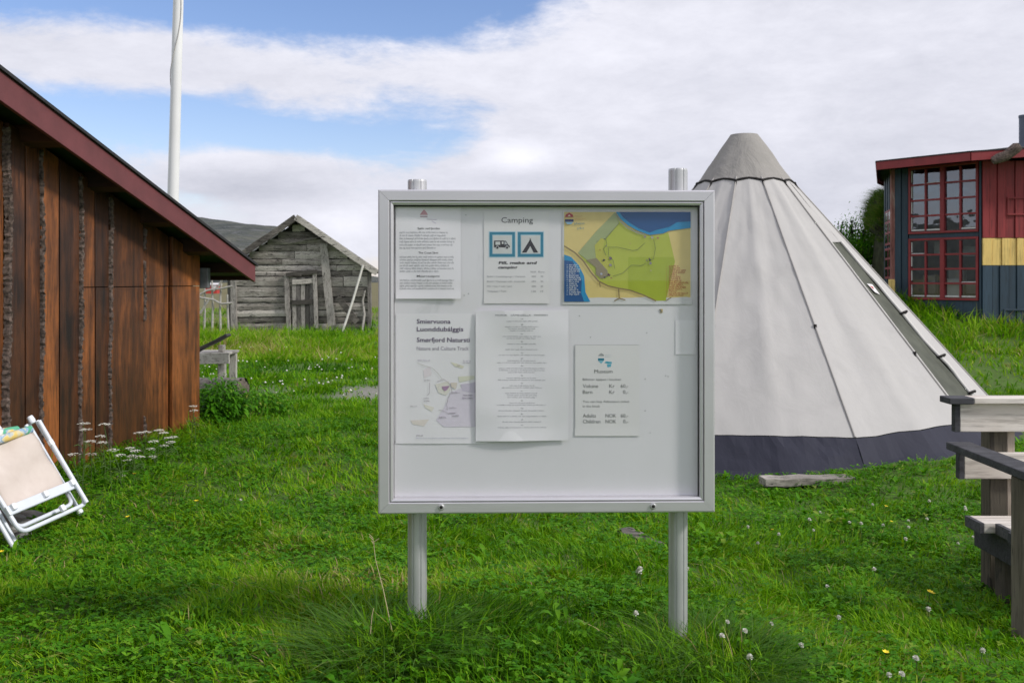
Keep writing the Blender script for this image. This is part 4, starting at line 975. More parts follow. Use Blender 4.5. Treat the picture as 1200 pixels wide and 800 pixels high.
def notice_board():
    x0, z1 = lp(443, 222); x1, z0 = lp(838, 600); 
    H = z1-z0; Wd = x1-x0
    prof = [(.0,.062),(.0,.005),(.0015,.0012),(.005,0),(.0335,.0),(.0355,.002),(.0362,.008),(.0375,.009),(.0385,.0035),(.041,.0025),(.0475,.005),(.0485,.0075),(.049,.036),(.049,.062)]
    cs = [(x0,z0),(x1,z0),(x1,z1),(x0,z1)]; nin = [(1,1),(-1,1),(-1,-1),(1,-1)]
    for i in range(4):
        a = cs[i]; b = cs[(i+1)%4]; na = nin[i]; nb = nin[(i+1)%4]; g = .0004
        dx = (b[0]-a[0]); dz = (b[1]-a[1]); l = math.hypot(dx, dz); ux, uz = dx/l*g, dz/l*g
        A_ = [(a[0]+na[0]*u+ux, y, a[1]+na[1]*u+uz) for u, y in prof]; B_ = [(b[0]+nb[0]*u-ux, y, b[1]+nb[1]*u-uz) for u, y in prof]
        n = len(prof); mb = MB(); mb.add(A_+B_, [(k, (k+1)%n, n+(k+1)%n, n+k) for k in range(n)]+[tuple(range(n)), tuple(reversed(range(n, 2*n)))], 0)
        o = LB(mb, 'frame_rail', m_alu)
        bm = bmesh.new(); bm.from_mesh(o.data); bmesh.ops.recalc_face_normals(bm, faces=bm.faces); bm.to_mesh(o.data); bm.free()
    pb = MB(); pb.box((x0+.002, .036, z0+.002), (x1-.002, .058, z1-.002)); LB(pb, 'backboard', m_panel)
    bk = MB(); bk.box((x0+.004, .0625, z0+.004), (x1-.004, .066, z1-.004)); LB(bk, 'rear_sheet', m_alu2)
    # glass
    m, nt, N, L, b = new_mat('clear_glass'); nt.nodes.remove(b)
    gl = N.new('ShaderNodeBsdfGlossy'); gl.inputs['Roughness'].default_value = .015
    tr = N.new('ShaderNodeBsdfTransparent'); tr.inputs['Color'].default_value = (.985,.985,.985,1)
    ms = N.new('ShaderNodeMixShader'); lw = N.new('ShaderNodeLayerWeight'); lw.inputs[0].default_value = .5
    L.new(mth(nt, 'ADD', mth(nt, 'MULTIPLY', mth(nt, 'POWER', lw.outputs['Facing'], 5.0), .9), .024), ms.inputs[0]); L.new(tr.outputs[0], ms.inputs[1]); L.new(gl.outputs[0], ms.inputs[2]); L.new(ms.outputs[0], N['Material Output'].inputs[0])
    gp = MB(); gp.box((x0+.0492, .016, z0+.0492), (x1-.0492, .020, z1-.0492)); LB(gp, 'glass_pane', m)
    # dark strips along the frame's inner edge, standing in for the shade there
    sl = MB(); 
    for (a, b) in (((x0+.0491, .0145, z1-.0535), (x1-.0491, .0155, z1-.0491)), ((x1-.0530, .0145, z0+.0495), (x1-.0491, .0155, z1-.0537)), ((x0+.0491,.0145,z0+.0495),(x0+.0505,.0155,z1-.0537))): sl.box(a, b)
    LB(sl, 'edge_shade', m_dark)
    for px, py in ((517, 594), (765.5, 593)):
        x, z = lp(px, py, -.003); k = MB()
        k.tube([(x,-.0002,z),(x,-.004,z),(x,-.0055,z)], [.0098,.0098,.0080], 20); lk = LB(k, 'lock', m_alu2)
        q = MB(); q.tube([(x,-.0056,z),(x,-.0068,z)], .0052, 14); LB(q, 'lock_barrel', m_dark, 0, lk)
    # posts with fluted profile, top caps
    yc = .066+.032
    for px, pyt in ((489, 211), (794.5, 198)):
        x, zt = lp(px, pyt, yc); mb = MB(); rr = .0312
        def rf(th, i):
            t = (th/(2*math.pi)*8) % 1.0
            return 1 - (.10 if abs(t-.5) < .10 else (.02 if abs(t-.5) < .16 else 0))
        pts = [(x,yc,-.35),(x,yc,zt-.006),(x,yc,zt-.0055),(x,yc,zt)]
        mb.tube(pts, [rr,rr,rr,rr*.97], 96, rfun=rf, smooth=False); LB(mb, 'post', m_alu2)
        cb = MB()
        for zz in (z1-.12, z0+.10): cb.box((x-.05, .0662, zz-.02), (x+.05, .0685, zz+.02))
        LB(cb, 'clamp', m_alu2, .001)
notice_board()

# ---- sheets behind the glass
_fonts = {}
def text_polys(s, bold=0.0):
    key = (s, bold)
    if key in _fonts: return _fonts[key]
    cu = bpy.data.curves.new('t', 'FONT'); cu.body = s; cu.size = 1; cu.resolution_u = 2; cu.offset = bold; cu.fill_mode = 'FRONT'
    ob = bpy.data.objects.new('t', cu); COL.objects.link(ob)
    dg = bpy.context.evaluated_depsgraph_get(); me = bpy.data.meshes.new_from_object(ob.evaluated_get(dg), depsgraph=dg)
    vs = [(v.co.x, v.co.y) for v in me.vertices]; fs = [tuple(p.vertices) for p in me.polygons]
    bpy.data.objects.remove(ob); bpy.data.meshes.remove(me); bpy.data.curves.remove(cu)
    _fonts[key] = (vs, fs); return vs, fs
_ink = {}
def ink(c, rough=.7):
    k = tuple(c)
    if k not in _ink: _ink[k] = plain('print_%d' % len(_ink), c, rough, 0, .04, 30)
    return _ink[k]
class Sheet:
    def __init__(s, y, paper, wrinkle=.0012, seed=0):
        s.y = y; s.mb = MB(); s.mats = [paper]; s.wr = wrinkle; s.seed = seed; s.k = 0
    def mi(s, c):
        m = ink(c)
        if m not in s.mats: s.mats.append(m)
        return s.mats.index(m)
    def co(s, px, py, layer):
        x, z = lp(px, py, s.y); w = (fbm(np.array([px*1.0]), np.array([py*1.0]), 46, s.seed, 2)[0]-.5)*2*s.wr
        w += math.sin(px*.05+s.seed)*math.sin(py*.034+s.seed*2)*s.wr*.8
        return (x, s.y - .0004*layer - w - s.wr, z)
    def paper(s, x0, y0, x1, y1, curl=0.0, skew=0.0):
        nx, ny = 22, 28; vs = []
        for j in range(ny+1):
            for i in range(nx+1):
                px = x0+(x1-x0)*i/nx; py = y0+(y1-y0)*j/ny + skew*(i/nx-.5)
                c = list(s.co(px, py, 0)); e = max(0, (j/ny-.9)*10)*curl; c[1] -= e*.003; vs.append(tuple(c))
        # front and a thin back 0.2 mm behind
        b = [(v[0], v[1]+.00025, v[2]) for v in vs]; n = len(vs); w = nx+1
        fs = [(j*w+i, j*w+i+1, (j+1)*w+i+1, (j+1)*w+i) for j in range(ny) for i in range(nx)]
        s.mb.add(vs, fs, 0, smooth=True); s.mb.add(b, [f[::-1] for f in fs], 0, smooth=True)
    def poly(s, pts, c, layer=1):
        vs = [s.co(px, py, layer) for px, py in pts]; s.mb.add(vs, [tuple(range(len(vs)))], s.mi(c))
    def gpoly(s, pts, c, layer=1):      # large area: triangulated finely so it follows the paper
        mi = s.mi(c); bm = bmesh.new(); bm.faces.new([bm.verts.new((px, py, 0)) for px, py in pts])
        bmesh.ops.triangulate(bm, faces=bm.faces[:])
        for _ in range(2):
            ed = [e for e in bm.edges if e.calc_length() > 14]
            if ed: bmesh.ops.subdivide_edges(bm, edges=ed, cuts=2); bmesh.ops.triangulate(bm, faces=bm.faces[:])
        bm.verts.index_update(); s.mb.add([s.co(v.co.x, v.co.y, layer) for v in bm.verts], [tuple(v.index for v in f.verts) for f in bm.faces], mi, smooth=True); bm.free()
    def rect(s, x0, y0, x1, y1, c, layer=1):
        s.gpoly([(x0,y0),(x1,y0),(x1,y1),(x0,y1)], c, layer)
    def line(s, pts, w, c, layer=1):
        for (ax, ay), (bx, by) in zip(pts[:-1], pts[1:]):
            l = math.hypot(bx-ax, by-ay) or 1; nx, ny = -(by-ay)/l*w/2, (bx-ax)/l*w/2
            s.poly([(ax+nx,ay+ny),(bx+nx,by+ny),(bx-nx,by-ny),(ax-nx,ay-ny)], c, layer)
    def text(s, x, y, st, h, c, x1=None, bold=0.0, layer=2, align='L', slant=0.0):
        """baseline left at (x,y), cap height h; x1 fits the right end"""
        vs, fs = text_polys(st, bold)
        if not vs: return
        ax = min(v[0] for v in vs); bx = max(v[0] for v in vs); sy = h/.70
        sx = (x1-x)/(bx-ax) if x1 else sy
        ox = x if align == 'L' else (x-(bx-ax)*sx/2 if align == 'C' else x-(bx-ax)*sx)
        s.mb.add([s.co(ox+(vx-ax)*sx+vy*sy*slant, y-vy*sy, layer) for vx, vy in vs], fs, s.mi(c))
    def lines(s, x0, x1, y, h, c, seed, layer=1):
        """a line of print too small to read: letter-sized strokes grouped into words"""
        r = random.Random(seed); x = x0
        while x < x1-1:
            for _ in range(r.randint(2, 9)):
                if x > x1-.6: break
                w = r.uniform(.45, .85); t = y-h*(1.45 if r.random() < .28 else 1); b = y+(h*.4 if r.random() < .12 else 0)
                s.poly([(x,t),(x+w*.5,t),(x+w*.5,b),(x,b)], c, layer)
                if r.random() < .75: yy = y-h*r.choice((1,.5,.15)); s.poly([(x+w*.5,yy),(x+w*.95,yy),(x+w*.95,yy+h*.32),(x+w*.5,yy+h*.32)], c, layer)
                x += w+.28
            x += .75
    def done(s, name, label, cat='poster', group='notices behind the glass'):
        o = s.mb.build(name, s.mats)
        o.parent = None; M = broot.matrix_basis
        o.matrix_world = Matrix.Translation(broot.location) @ Euler((0,0,BR)).to_matrix().to_4x4()
        bm = bmesh.new(); bm.from_mesh(o.data)
        for f in bm.faces:
            pass
        bm.free(); tag(o, label, cat, group); return o
def paper_mat(name, c, var=.03):
    m, nt, N, L, b = new_mat(name); v = coords(nt); L.new(mixc(nt, tnoise(nt, v, 6, 5), tuple(x*(1-var*2) for x in c), c), b.inputs['Base Color']); b.inputs['Roughness'].default_value = .35; b.inputs['Specular IOR Level'].default_value = .45
    return m
pw = paper_mat('white_paper', (.88,.865,.90)); pw2 = paper_mat('laminated_paper', (.68,.69,.69)); pg = paper_mat('greyish_paper', (.80,.79,.795))
BLK = (.03,.03,.035); GRY = (.27,.27,.30); LG = (.36,.36,.40); TEAL = (.012,.21,.33); RED = (.55,.20,.23); PUR = (.13,.09,.17)
YB = .0345
# 1 -- text sheet top left
S = Sheet(YB-.001, pw, .0030, 3); S.paper(464, 242.5, 540, 350, 1.2)
S.poly([(492,252),(494.5,248.5),(497,245.5),(500,249),(501.5,252)], (.62,.33,.38)); S.rect(492.5,253.2,501,254.6,(.45,.32,.36)); S.line([(500,257),(512,257.5)], .8, (.58,.52,.62)); S.line([(506,259),(511,262)], .8, (.62,.56,.68))
S.text(489.5, 268.8, 'Sjøliv ved fjorden', 2.3, BLK, 515.5, .006)
for i, (w) in enumerate((525,522.5,534,533,531,511)): S.lines(468.5, w, 273.3+i*3.62, 1.5, GRY, i+1)
S.text(490.5, 297.3, 'The Coast Sámi', 2.3, BLK, 513.5, .006)
for i, (w) in enumerate((532,531.5,532,526.5,532,515)): S.lines(468.5, w, 302+i*3.35, 1.45, GRY, i+11)
S.text(488.5, 324.6, 'Mearrasápmi', 2.3, BLK, 515, .006)
for i, (w) in enumerate((533,531,530,533,486)): S.lines(468.5, w, 329.2+i*3.3, 1.45, GRY, i+21)
S.done('information_sheet', 'white text sheet with small pink crest in the top left corner of the board')
# 2 -- camping sheet
S = Sheet(YB, pg, .0006, 8); S.paper(567, 247.5, 644, 355.5, .4)
S.text(587.5, 261, 'Camping', 6.4, (.06,.06,.065), 624.5)
LTB = (.45,.66,.76)
for x in (572.8, 606.0):
    S.rect(x, 271, x+31.5, 301.8, LTB, 1); S.rect(x+.9, 272, x+30.6, 300.9, TEAL, 2); S.rect(x+4.2, 275.2, x+27.4, 297.6, LTB, 3); S.rect(x+4.9, 275.9, x+26.7, 296.9, (.62,.64,.63), 4)
K = (.012,.012,.015)
# motor caravan pictogram
S.poly([(579,282),(590.5,282),(590.5,287.8),(597,288.0),(597.6,289.6),(597.6,289.9),(579,289.9)], K, 5)
S.poly([(580.6,283.3),(586.2,283.3),(586.2,287),(580.6,287)], (.62,.64,.63), 6); S.poly([(588,283.2),(590.0,283.2),(590.0,286),(588,286)], (.62,.64,.63), 6)
S.poly([(590.5,282.2),(592.8,282.2),(595.6,286.6),(597.4,288.0),(590.5,288.0)], (.06,.07,.08), 5); S.poly([(591.2,283.4),(592.6,283.4),(594.4,286.4),(591.2,286.4)], (.45,.47,.48), 6)
for cx in (582.9, 594.2): S.poly([(cx+1.9*math.cos(t), 289.9+1.9*math.sin(t)) for t in np.linspace(0, 6.28, 13)[:-1]], (.55,.57,.57), 6); S.poly([(cx+1.35*math.cos(t), 290.1+1.35*math.sin(t)) for t in np.linspace(0, 6.28, 13)[:-1]], K, 7)
# tent pictogram
S.poly([(621.4,280.3),(611.6,296),(616.9,296),(621.4,288.4)], K, 5); S.poly([(621.4,280.3),(621.4,288.4),(625.2,296),(630.6,296)], K, 5); S.line([(620.5,279),(622.6,282)], .45, K, 5); S.line([(622.4,279),(620.2,282)], .45, K, 5)
S.text(584.3, 309.3, 'Fill, make and', 3.0, K, 628.5, .03, slant=.25); S.text(583.6, 314.6, 'camping', 3.0, K, 606, .03, slant=.2)
S.text(621.8, 319.4, 'NOK', 1.9, GRY, 628.5, .0); S.text(631, 319.4, 'Euro', 1.9, GRY, 638, .0)
for i, (t, w, a, b) in enumerate((('Bobil / Campingvogn / Caravan', 615.5, '200', '20'), ('Bobil / Caravan inkl. strøm/el.', 615.5, '250', '25'), ('MC / Car + telt / tent', 600, '200', '20'), ('Teltplass / Tent', 593.5, '150', '15'))):
    y = 324.8+i*5.75; S.text(571, y, t, 1.9, GRY, w, .0); S.text(622.8, y, a, 1.9, GRY, 628, .0); S.text(633.5, y, b, 1.9, GRY, 636.6, .0)
S.done('camping_sheet', 'sheet headed Camping with two blue pictograms of a camper and a tent')
# 3 -- map
S = Sheet(YB, pw2, .0006, 5); S.paper(659, 247, 811, 356.5, .5)
mp = lambda l: [(655+x/6.956, 243+y/6.956) for x, y in l]
SAND=(.72,.58,.22); GRN=(.46,.52,.06); GR2=(.38,.46,.03); PGR=(.36,.42,.20); LIM=(.50,.50,.07); ASP=(.27,.235,.14); DB_=(.004,.085,.27); LB_=(.008,.27,.54)
S.rect(*mp([(42,38)])[0], *mp([(1072,768)])[0], SAND, 1)
S.gpoly(mp([(455,42),(500,105),(560,160),(640,200),(720,228),(800,232),(890,205),(945,440),(870,760),(800,762),(690,710),(560,672),(480,660),(340,610),(300,560),(230,460),(200,430),(155,370),(300,200)]), GRN, 2)
S.gpoly(mp([(565,405),(930,405),(945,440),(870,760),(800,762),(690,710),(565,672)]), GR2, 3)
S.gpoly(mp([(455,42),(490,125),(380,255),(345,250),(290,310),(305,410),(230,430),(155,370),(300,200)]), PGR, 4)
S.gpoly(mp([(345,250),(372,262),(358,340),(372,380),(395,400),(415,470),(395,515),(300,410),(290,310)]), LIM, 5)
S.gpoly(mp([(220,430),(305,412),(395,515),(400,560),(345,580),(300,545),(300,490),(270,465)]), ASP, 6)
S.gpoly(mp([(462,38),(1072,38),(1072,168),(900,190),(850,212),(740,226),(640,190),(560,145),(500,95)]), LB_, 7)
S.gpoly(mp([(490,38),(1072,38),(1072,115),(960,122),(900,160),(790,185),(740,205),(650,172),(570,122),(520,80)]), DB_, 8)
S.gpoly(mp([(42,385),(100,405),(160,470),(205,560),(215,690),(255,768),(42,768)]), LB_, 7); S.gpoly(mp([(42,430),(110,440),(160,520),(185,600),(180,700),(205,768),(42,768)]), DB_, 8)
BRN=(.24,.18,.08)
S.line(mp([(42,315),(130,370),(200,440),(260,530),(320,600),(400,640),(490,660),(580,675),(690,715),(790,762)]), 1.5, BRN, 9)
S.line(mp([(485,660),(490,740),(450,762)]), 1.2, BRN, 9); S.line(mp([(490,740),(540,755)]), 1.2, BRN, 9); S.line(mp([(330,610),(335,650)]), 1., BRN, 9); S.line(mp([(870,760),(915,732)]), 1., BRN, 9)
for l in ([(490,130),(380,255),(390,300),(362,340),(380,390)], [(395,325),(480,325),(600,352),(640,345),(700,290)], [(770,260),(785,330),(770,420),(740,430)], [(440,560),(520,535),(590,470),(670,475),(710,455)], [(400,330),(405,400),(440,430),(455,500)]): S.line(mp(l), .5, (.13,.17,.05), 9)
S.line(mp([(460,50),(500,115),(560,170),(640,208),(700,222)]), 1.6, (.30,.31,.22), 9)
for (x, y, w, c) in ((365,430,22,(.02,.02,.02)),(420,415,26,(.16,.13,.14)),(418,470,26,(.30,.27,.30)),(345,540,20,(.42,.46,.55)),(405,550,26,(.10,.04,.06)),(370,570,20,(.05,.04,.05)),(740,430,20,(.02,.02,.03)),(715,430,16,(.22,.20,.16)),(745,455,22,(.24,.22,.26)),(700,240,26,(.30,.26,.22)),(757,245,24,(.42,.40,.40)),(803,250,20,(.45,.18,.16)),(385,315,16,(.24,.24,.14)),(333,348,12,(.35,.2,.06)),(580,295,12,(.45,.26,.16)),(748,515,14,(.42,.42,.2)),(425,575,14,(.3,.05,.06)),(735,418,16,(.14,.11,.08))):
    q = [(x+w*random.uniform(.3,.62)*math.cos(t), y+w*random.uniform(.3,.62)*math.sin(t)) for t in np.linspace(0, 6.28, 8)[:-1]]; S.poly(mp(q), c, 10)
for i in range(15): 
    y = 243+(475+i*17)/6.956; S.lines(655+(82)/6.956, 655+random.uniform(145,185)/6.956, y, 1.4, (.75,.80,.82), 100+i, 10); S.lines(655+62/6.956, 655+74/6.956, y, 1.1, (.5,.6,.7), 140+i, 10)
for i in range(15):
    y = 243+(484+i*17)/6.956; S.lines(655+895/6.956, 655+random.uniform(960,1060)/6.956, y, 1.5, (.36,.035,.02), 200+i, 10); S.lines(655+873/6.956, 655+882/6.956, y, 1.1, (.48,.12,.05), 240+i, 10)
S.poly(mp([(48,80),(55,60),(82,44),(110,58),(118,80)]), (.42,.04,.04), 10); S.poly(mp([(70,75),(82,58),(95,75)]), (.75,.6,.5), 11); S.poly(mp([(48,98),(118,98),(118,118),(48,118)]), (.012,.03,.10), 10); S.poly(mp([(50,120),(116,120),(98,138),(68,138)]), (.25,.45,.62), 10)
S.lines(655+130/6.956, 655+190/6.956, 243+77/6.956, 1., (.55,.28,.12), 300, 10); S.lines(655+130/6.956, 655+212/6.956, 243+100/6.956, 1., (.6,.22,.1), 301, 10)
S.lines(655+125/6.956, 655+210/6.956, 243+140/6.956, 1.8, (.05,.22,.30), 302, 10); S.lines(655+150/6.956, 655+205/6.956, 243+178/6.956, 2., (.05,.22,.30), 303, 10)
S.done('map_poster', 'coloured map of green fields between two blue bays, at the top right of the board')
# 4 -- nature track poster (left part under sheet 5)
S = Sheet(YB+.0008, pw, .0010, 2); S.paper(464, 367.5, 571, 519.5, .3)
S.text(488.4, 379, 'Smiervuona', 5.2, PUR, 528, .014); S.text(488.4, 388, 'Luonddubálggis', 5.2, PUR, 543, .014)
S.text(488.4, 400.6, 'Smørfjord Natursti', 5.2, PUR, 550.5, .014); S.text(488.4, 410.2, 'Nature and Culture Track', 4.4, (.26,.22,.30), 549.3, -.004)
q4 = lambda l: [(464+x/10, 365+y/10) for x, y in l]; r4 = lambda l: [(464+x/10, 440+y/10) for x, y in l]
S.gpoly(r4([(640,200),(940,60),(940,600),(560,600),(470,520),(560,380),(600,300)]), (.74,.69,.79), 2); S.gpoly(r4([(760,100),(930,80),(930,200),(780,180)]), (.62,.57,.69), 3)
S.gpoly(q4([(640,590),(720,610),(800,640),(780,665),(690,640)]), (.74,.72,.58), 2); S.gpoly(r4([(730,10),(920,0),(920,40),(740,80)]), (.72,.72,.60), 2)
S.gpoly(r4([(460,100),(620,60),(640,160),(590,230),(500,200)]), (.76,.74,.68), 3); S.gpoly(r4([(170,520),(390,510),(330,590),(200,570)]), (.78,.72,.67), 2); S.gpoly(r4([(320,330),(450,370),(420,420),(340,370)]), (.78,.75,.68), 2)
S.gpoly(r4([(540,125),(630,118),(600,165),(570,180),(545,150)]), (.42,.27,.42), 5); S.gpoly(r4([(640,80),(720,80),(700,160),(650,130)]), (.72,.65,.58), 4); S.gpoly(q4([(320,680),(400,640),(420,740),(330,780)]), (.80,.74,.78), 2)
for l in ([(480,70),(560,40),(640,100),(655,180),(610,260),(595,340),(605,400)], [(395,80),(395,200),(370,230)], [(500,400),(560,410),(610,440),(700,440)]): S.line(r4(l), .45, (.42,.38,.42), 6)
S.line(q4([(250,600),(330,630),(430,660),(500,730),(540,790)]), .45, (.5,.5,.46), 6)
for x0, x1, y in ((790,905,235),(780,920,268),(650,750,203),(625,720,380),(630,715,440),(660,740,475),(510,600,492),(330,410,60),(325,395,270),(330,400,300),(170,255,365)): S.lines(464+x0/10, 464+x1/10, 440+y/10, 1.2, PUR if x0 > 770 else (.3,.27,.32), x0+y, 7)
for x0, x1, y in ((790,880,583),(785,880,605),(720,760,637),(255,400,578)): S.lines(464+x0/10, 464+x1/10, 365+y/10, 1.1, (.3,.25,.36), x0+y, 7)
S.lines(488, 496, 510.5, 1.2, PUR, 5, 7); S.lines(488, 549, 513.3, .7, (.35,.35,.5), 6, 7)
S.done('track_poster', 'poster titled Smiervuona Luonddubálggis with a pale lilac map at the left')
# 5 -- long centred text
S = Sheet(YB-.0045, pw, .0045, 6); S.paper(557.5, 363.5, 666, 516, .6, -1.0)
S.text(580.5, 370, 'NORSK · SÁMEGIELLA · FINNISH', 1.9, (.16,.16,.19), 641.5, .0)
yy = 374
rs = random.Random(4)
while yy < 504:
    S.lines(610.5, 613.2, yy, 1.0, (.2,.2,.24), int(yy*7)); yy += 2.7
    for _ in range(rs.choice((1,1,2,2,1,3)) if yy < 490 else 1):
        hw = rs.uniform(13, 30.5); S.lines(611.8-hw, 611.8+hw, yy, .95, (.34,.33,.38), int(yy*13)); yy += 2.35
    yy += 1.5
S.line([(568,512.5),(640,512)], .35, (.5,.5,.52), 1)
S.done('centred_text_sheet', 'curled white sheet with many short centred lines, right of the lilac track poster')
# 6 -- museum price sheet
S = Sheet(YB, pg, .0006, 12); S.paper(673.5, 403.5, 749.5, 510.5, .4)
q6 = lambda x, y: (672+x/7.14, 400+y/7.14)
S.poly([q6(205,122),(q6(215,108)),(q6(232,96)),(q6(252,108)),(q6(256,122))], (.36,.37,.38)); S.rect(*q6(205,140), *q6(256,160), (.02,.20,.30)); S.poly([q6(208,162),q6(252,162),q6(232,186)], (.20,.52,.66))
S.poly([q6(258,178),q6(272,166),q6(320,170),q6(322,182),q6(290,186)], (.05,.38,.52)); S.poly([q6(280,190),q6(318,186),q6(312,212),q6(284,216)], (.12,.45,.60)); S.line([q6(262,115),q6(318,115)], .4, (.5,.58,.62)); S.line([q6(262,128),q6(310,128)], .4, (.5,.58,.62))
INK = (.17,.17,.18)
S.text(*q6(175,263), 'Museum', 4.2, INK, q6(327,0)[0])
S.text(*q6(78,325), 'Billetter kjøpes i kiosken', 2.6, INK, q6(398,0)[0])
for y, a, b_, c in ((386,'Voksne','Kr','60,-'),(436,'Barn','Kr','0,-'),(634,'Adults','NOK','60,-'),(682,'Children','NOK','0,-')):
    w = {'Voksne':207,'Barn':158,'Adults':188,'Children':225}[a]; big = b_ == 'NOK'
    S.text(*q6(78,y), a, 4.2, INK, q6(w,0)[0]); S.text(*q6(268 if big else 300, y), b_, 4.2, INK, q6(357 if big else 345,0)[0]); S.text(*q6(395 if c[0]=='6' else 416, y), c, 4.2, INK, q6(458,0)[0])
S.text(*q6(78,510), 'You can buy Admission ticket', 2.6, INK, q6(468,0)[0]); S.text(*q6(78,549), 'in the kiosk', 2.6, INK, q6(222,0)[0])
S.line([(673.8,403.8),(749.2,403.8)], .5, (.50,.51,.52)); S.line([(673.9,404),(673.9,510)], .5, (.42,.43,.44)); S.line([(674,510),(749,510)], .5, (.40,.41,.42))
S.done('price_sheet', 'small sheet headed Museum with ticket prices and a blue emblem')
# 7 -- white sticker at the right (its square code is left out)
S = Sheet(YB, pw, .0003, 1); S.paper(791.5, 375, 815.5, 415, .2)
S.done('white_sticker', 'blank white sticker at the right edge of the board')
# scraps and pin marks
S = Sheet(YB, paper_mat('scrap_paper', (.55,.42,.18)), .0002, 1); S.paper(773.5, 362, 776.5, 366.5); S.poly([(772,362.5),(774,362.2),(776,366),(774.5,365.5)], (.2,.2,.2), 2)
S.done('torn_scrap', 'tiny torn yellow scrap below the map', 'scrap')
mbp = MB()
for px, py in ((679,370),(758,390),(780,440),(756,481),(749,498),(783,441),(692,395),(546,252),(544,346),(549,344),(756,444),(762,507)):
    x, z = lp(px, py, .035); mbp.tube([(x,.0362,z),(x,.0352,z)], .0016, 8)
LB(mbp, 'pin_mark', plain('pin_mark_grey', (.2,.2,.21), .8))
# ------------------------------------------------------------------ vegetation
def leaf_mat(name, stops, trans=.35, rough=.5, dry=None):
    m, nt, N, L, b = new_mat(name)
    c = ramp(nt, attr(nt, 'hue'), stops)
    L.new(c, b.inputs['Base Color']); b.inputs['Roughness'].default_value = rough; b.inputs['Specular IOR Level'].default_value = .12
    tr = N.new('ShaderNodeBsdfTranslucent'); L.new(mixc(nt, 1.0, c, (1.15,1.2,.55), 'MULTIPLY'), tr.inputs['Color'])
    ms = N.new('ShaderNodeMixShader'); ms.inputs[0].default_value = trans
    L.new(b.outputs[0], ms.inputs[1]); L.new(tr.outputs[0], ms.inputs[2]); L.new(ms.outputs[0], N['Material Output'].inputs[0])
    return m
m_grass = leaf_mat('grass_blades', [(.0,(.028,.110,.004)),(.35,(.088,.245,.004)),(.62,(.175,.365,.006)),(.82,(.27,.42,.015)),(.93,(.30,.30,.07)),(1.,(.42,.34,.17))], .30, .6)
m_tall = leaf_mat('tall_grass_blades', [(.0,(.035,.095,.014)),(.4,(.075,.175,.024)),(.75,(.13,.25,.035)),(.92,(.26,.27,.09)),(1.,(.40,.32,.17))], .4, .6)
m_leaf = leaf_mat('broad_leaves', [(.0,(.026,.105,.006)),(.5,(.070,.235,.008)),(.85,(.16,.36,.015)),(1.,(.24,.30,.05))], .35, .55)

def inside_poly(x, y, poly):
    r = np.zeros(x.shape, bool); n = len(poly)
    for i in range(n):
        x0, y0 = poly[i]; x1, y1 = poly[(i+1) % n]
        c = ((y0 > y) != (y1 > y)) & (x < (x1-x0)*(y-y0)/((y1-y0) if y1 != y0 else 1e-9)+x0); r ^= c
    return r
BARN = [(-4.3,-1.3),(-2.66,8.2),(-8,9.2),(-9.4,-1)]
HOUSE = [(7.26,15.45),(11.6,15.45),(11.6,21),(8.4,21),(6.8,18.2),(6.42,16.62)]
SHED = [(-8.1,29.05),(-4.15,29.05),(-4.15,33),(-8.1,33)]
def free(x, y):
    ok = ~inside_poly(x, y, BARN) & ~inside_poly(x, y, HOUSE) & ~inside_poly(x, y, SHED)
    ok &= np.hypot(x-TX, y-TY) > 2.565
    return ok
def scatter(n, d0, d1, p=2.0, wide=.60, extra=.7):
    """ground points spread over the sector in front of the camera; p: 2 = even per area"""
    u = RNG.random(n); d = (d0**p + u*(d1**p-d0**p))**(1/p); s = RNG.uniform(-1, 1, n)
    x = s*(wide*d+extra); return x, d

def blades(x, y, h, w, bend, lean_az, hue, nseg, z=None, base_drop=.01):
    """grass blades as one big mesh; arrays per blade"""
    n = len(x); z = gz(x, y) if z is None else z
    t = np.linspace(0, 1, nseg+1)[None,:]
    dx = np.cos(lean_az)[:,None]; dy = np.sin(lean_az)[:,None]
    hz = h[:,None]; bd = bend[:,None]
    out = hz*bd*t**1.8; up = hz*(t*(1-.35*bd*t)) 
    cx = x[:,None]+dx*out; cy = y[:,None]+dy*out; cz = z[:,None]-base_drop+up
    fa = RNG.uniform(0, 2*np.pi, n)[:,None]; wx = np.cos(fa); wy = np.sin(fa)
    ww = w[:,None]*.5*np.where(t < 1, (1-t**1.6*.75), 0)*np.where(t == 0, .75, 1)
    L_ = np.stack([cx-wx*ww, cy-wy*ww, cz], -1); R_ = np.stack([cx+wx*ww, cy+wy*ww, cz], -1)
    # verts: per blade nseg*2 + tip
    V = np.empty((n, nseg*2+1, 3)); V[:, 0:nseg*2:2] = L_[:, :nseg]; V[:, 1:nseg*2:2] = R_[:, :nseg]; V[:, -1] = L_[:, -1]
    k = nseg*2+1; base = (np.arange(n)*k)[:,None]
    lp_ = []; sz = []
    for i in range(nseg-1): lp_.append(np.array([2*i, 2*i+1, 2*i+3, 2*i+2])); sz.append(4)
    lp_.append(np.array([2*nseg-2, 2*nseg-1, 2*nseg])); sz.append(3)
    patt = np.concatenate(lp_); loops = (base+patt[None,:]).ravel(); sizes = np.tile(sz, n)
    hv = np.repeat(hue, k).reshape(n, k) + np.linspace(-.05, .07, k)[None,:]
    return V.reshape(-1,3), sizes, loops, np.clip(hv, 0, 1).ravel()
def merge(lst):
    V = []; S_ = []; Lp = []; H = []; b = 0
    for v, s, l, h in lst: V.append(v); S_.append(s); Lp.append(l+b); H.append(h); b += len(v)
    return np.concatenate(V), np.concatenate(S_), np.concatenate(Lp), np.concatenate(H)

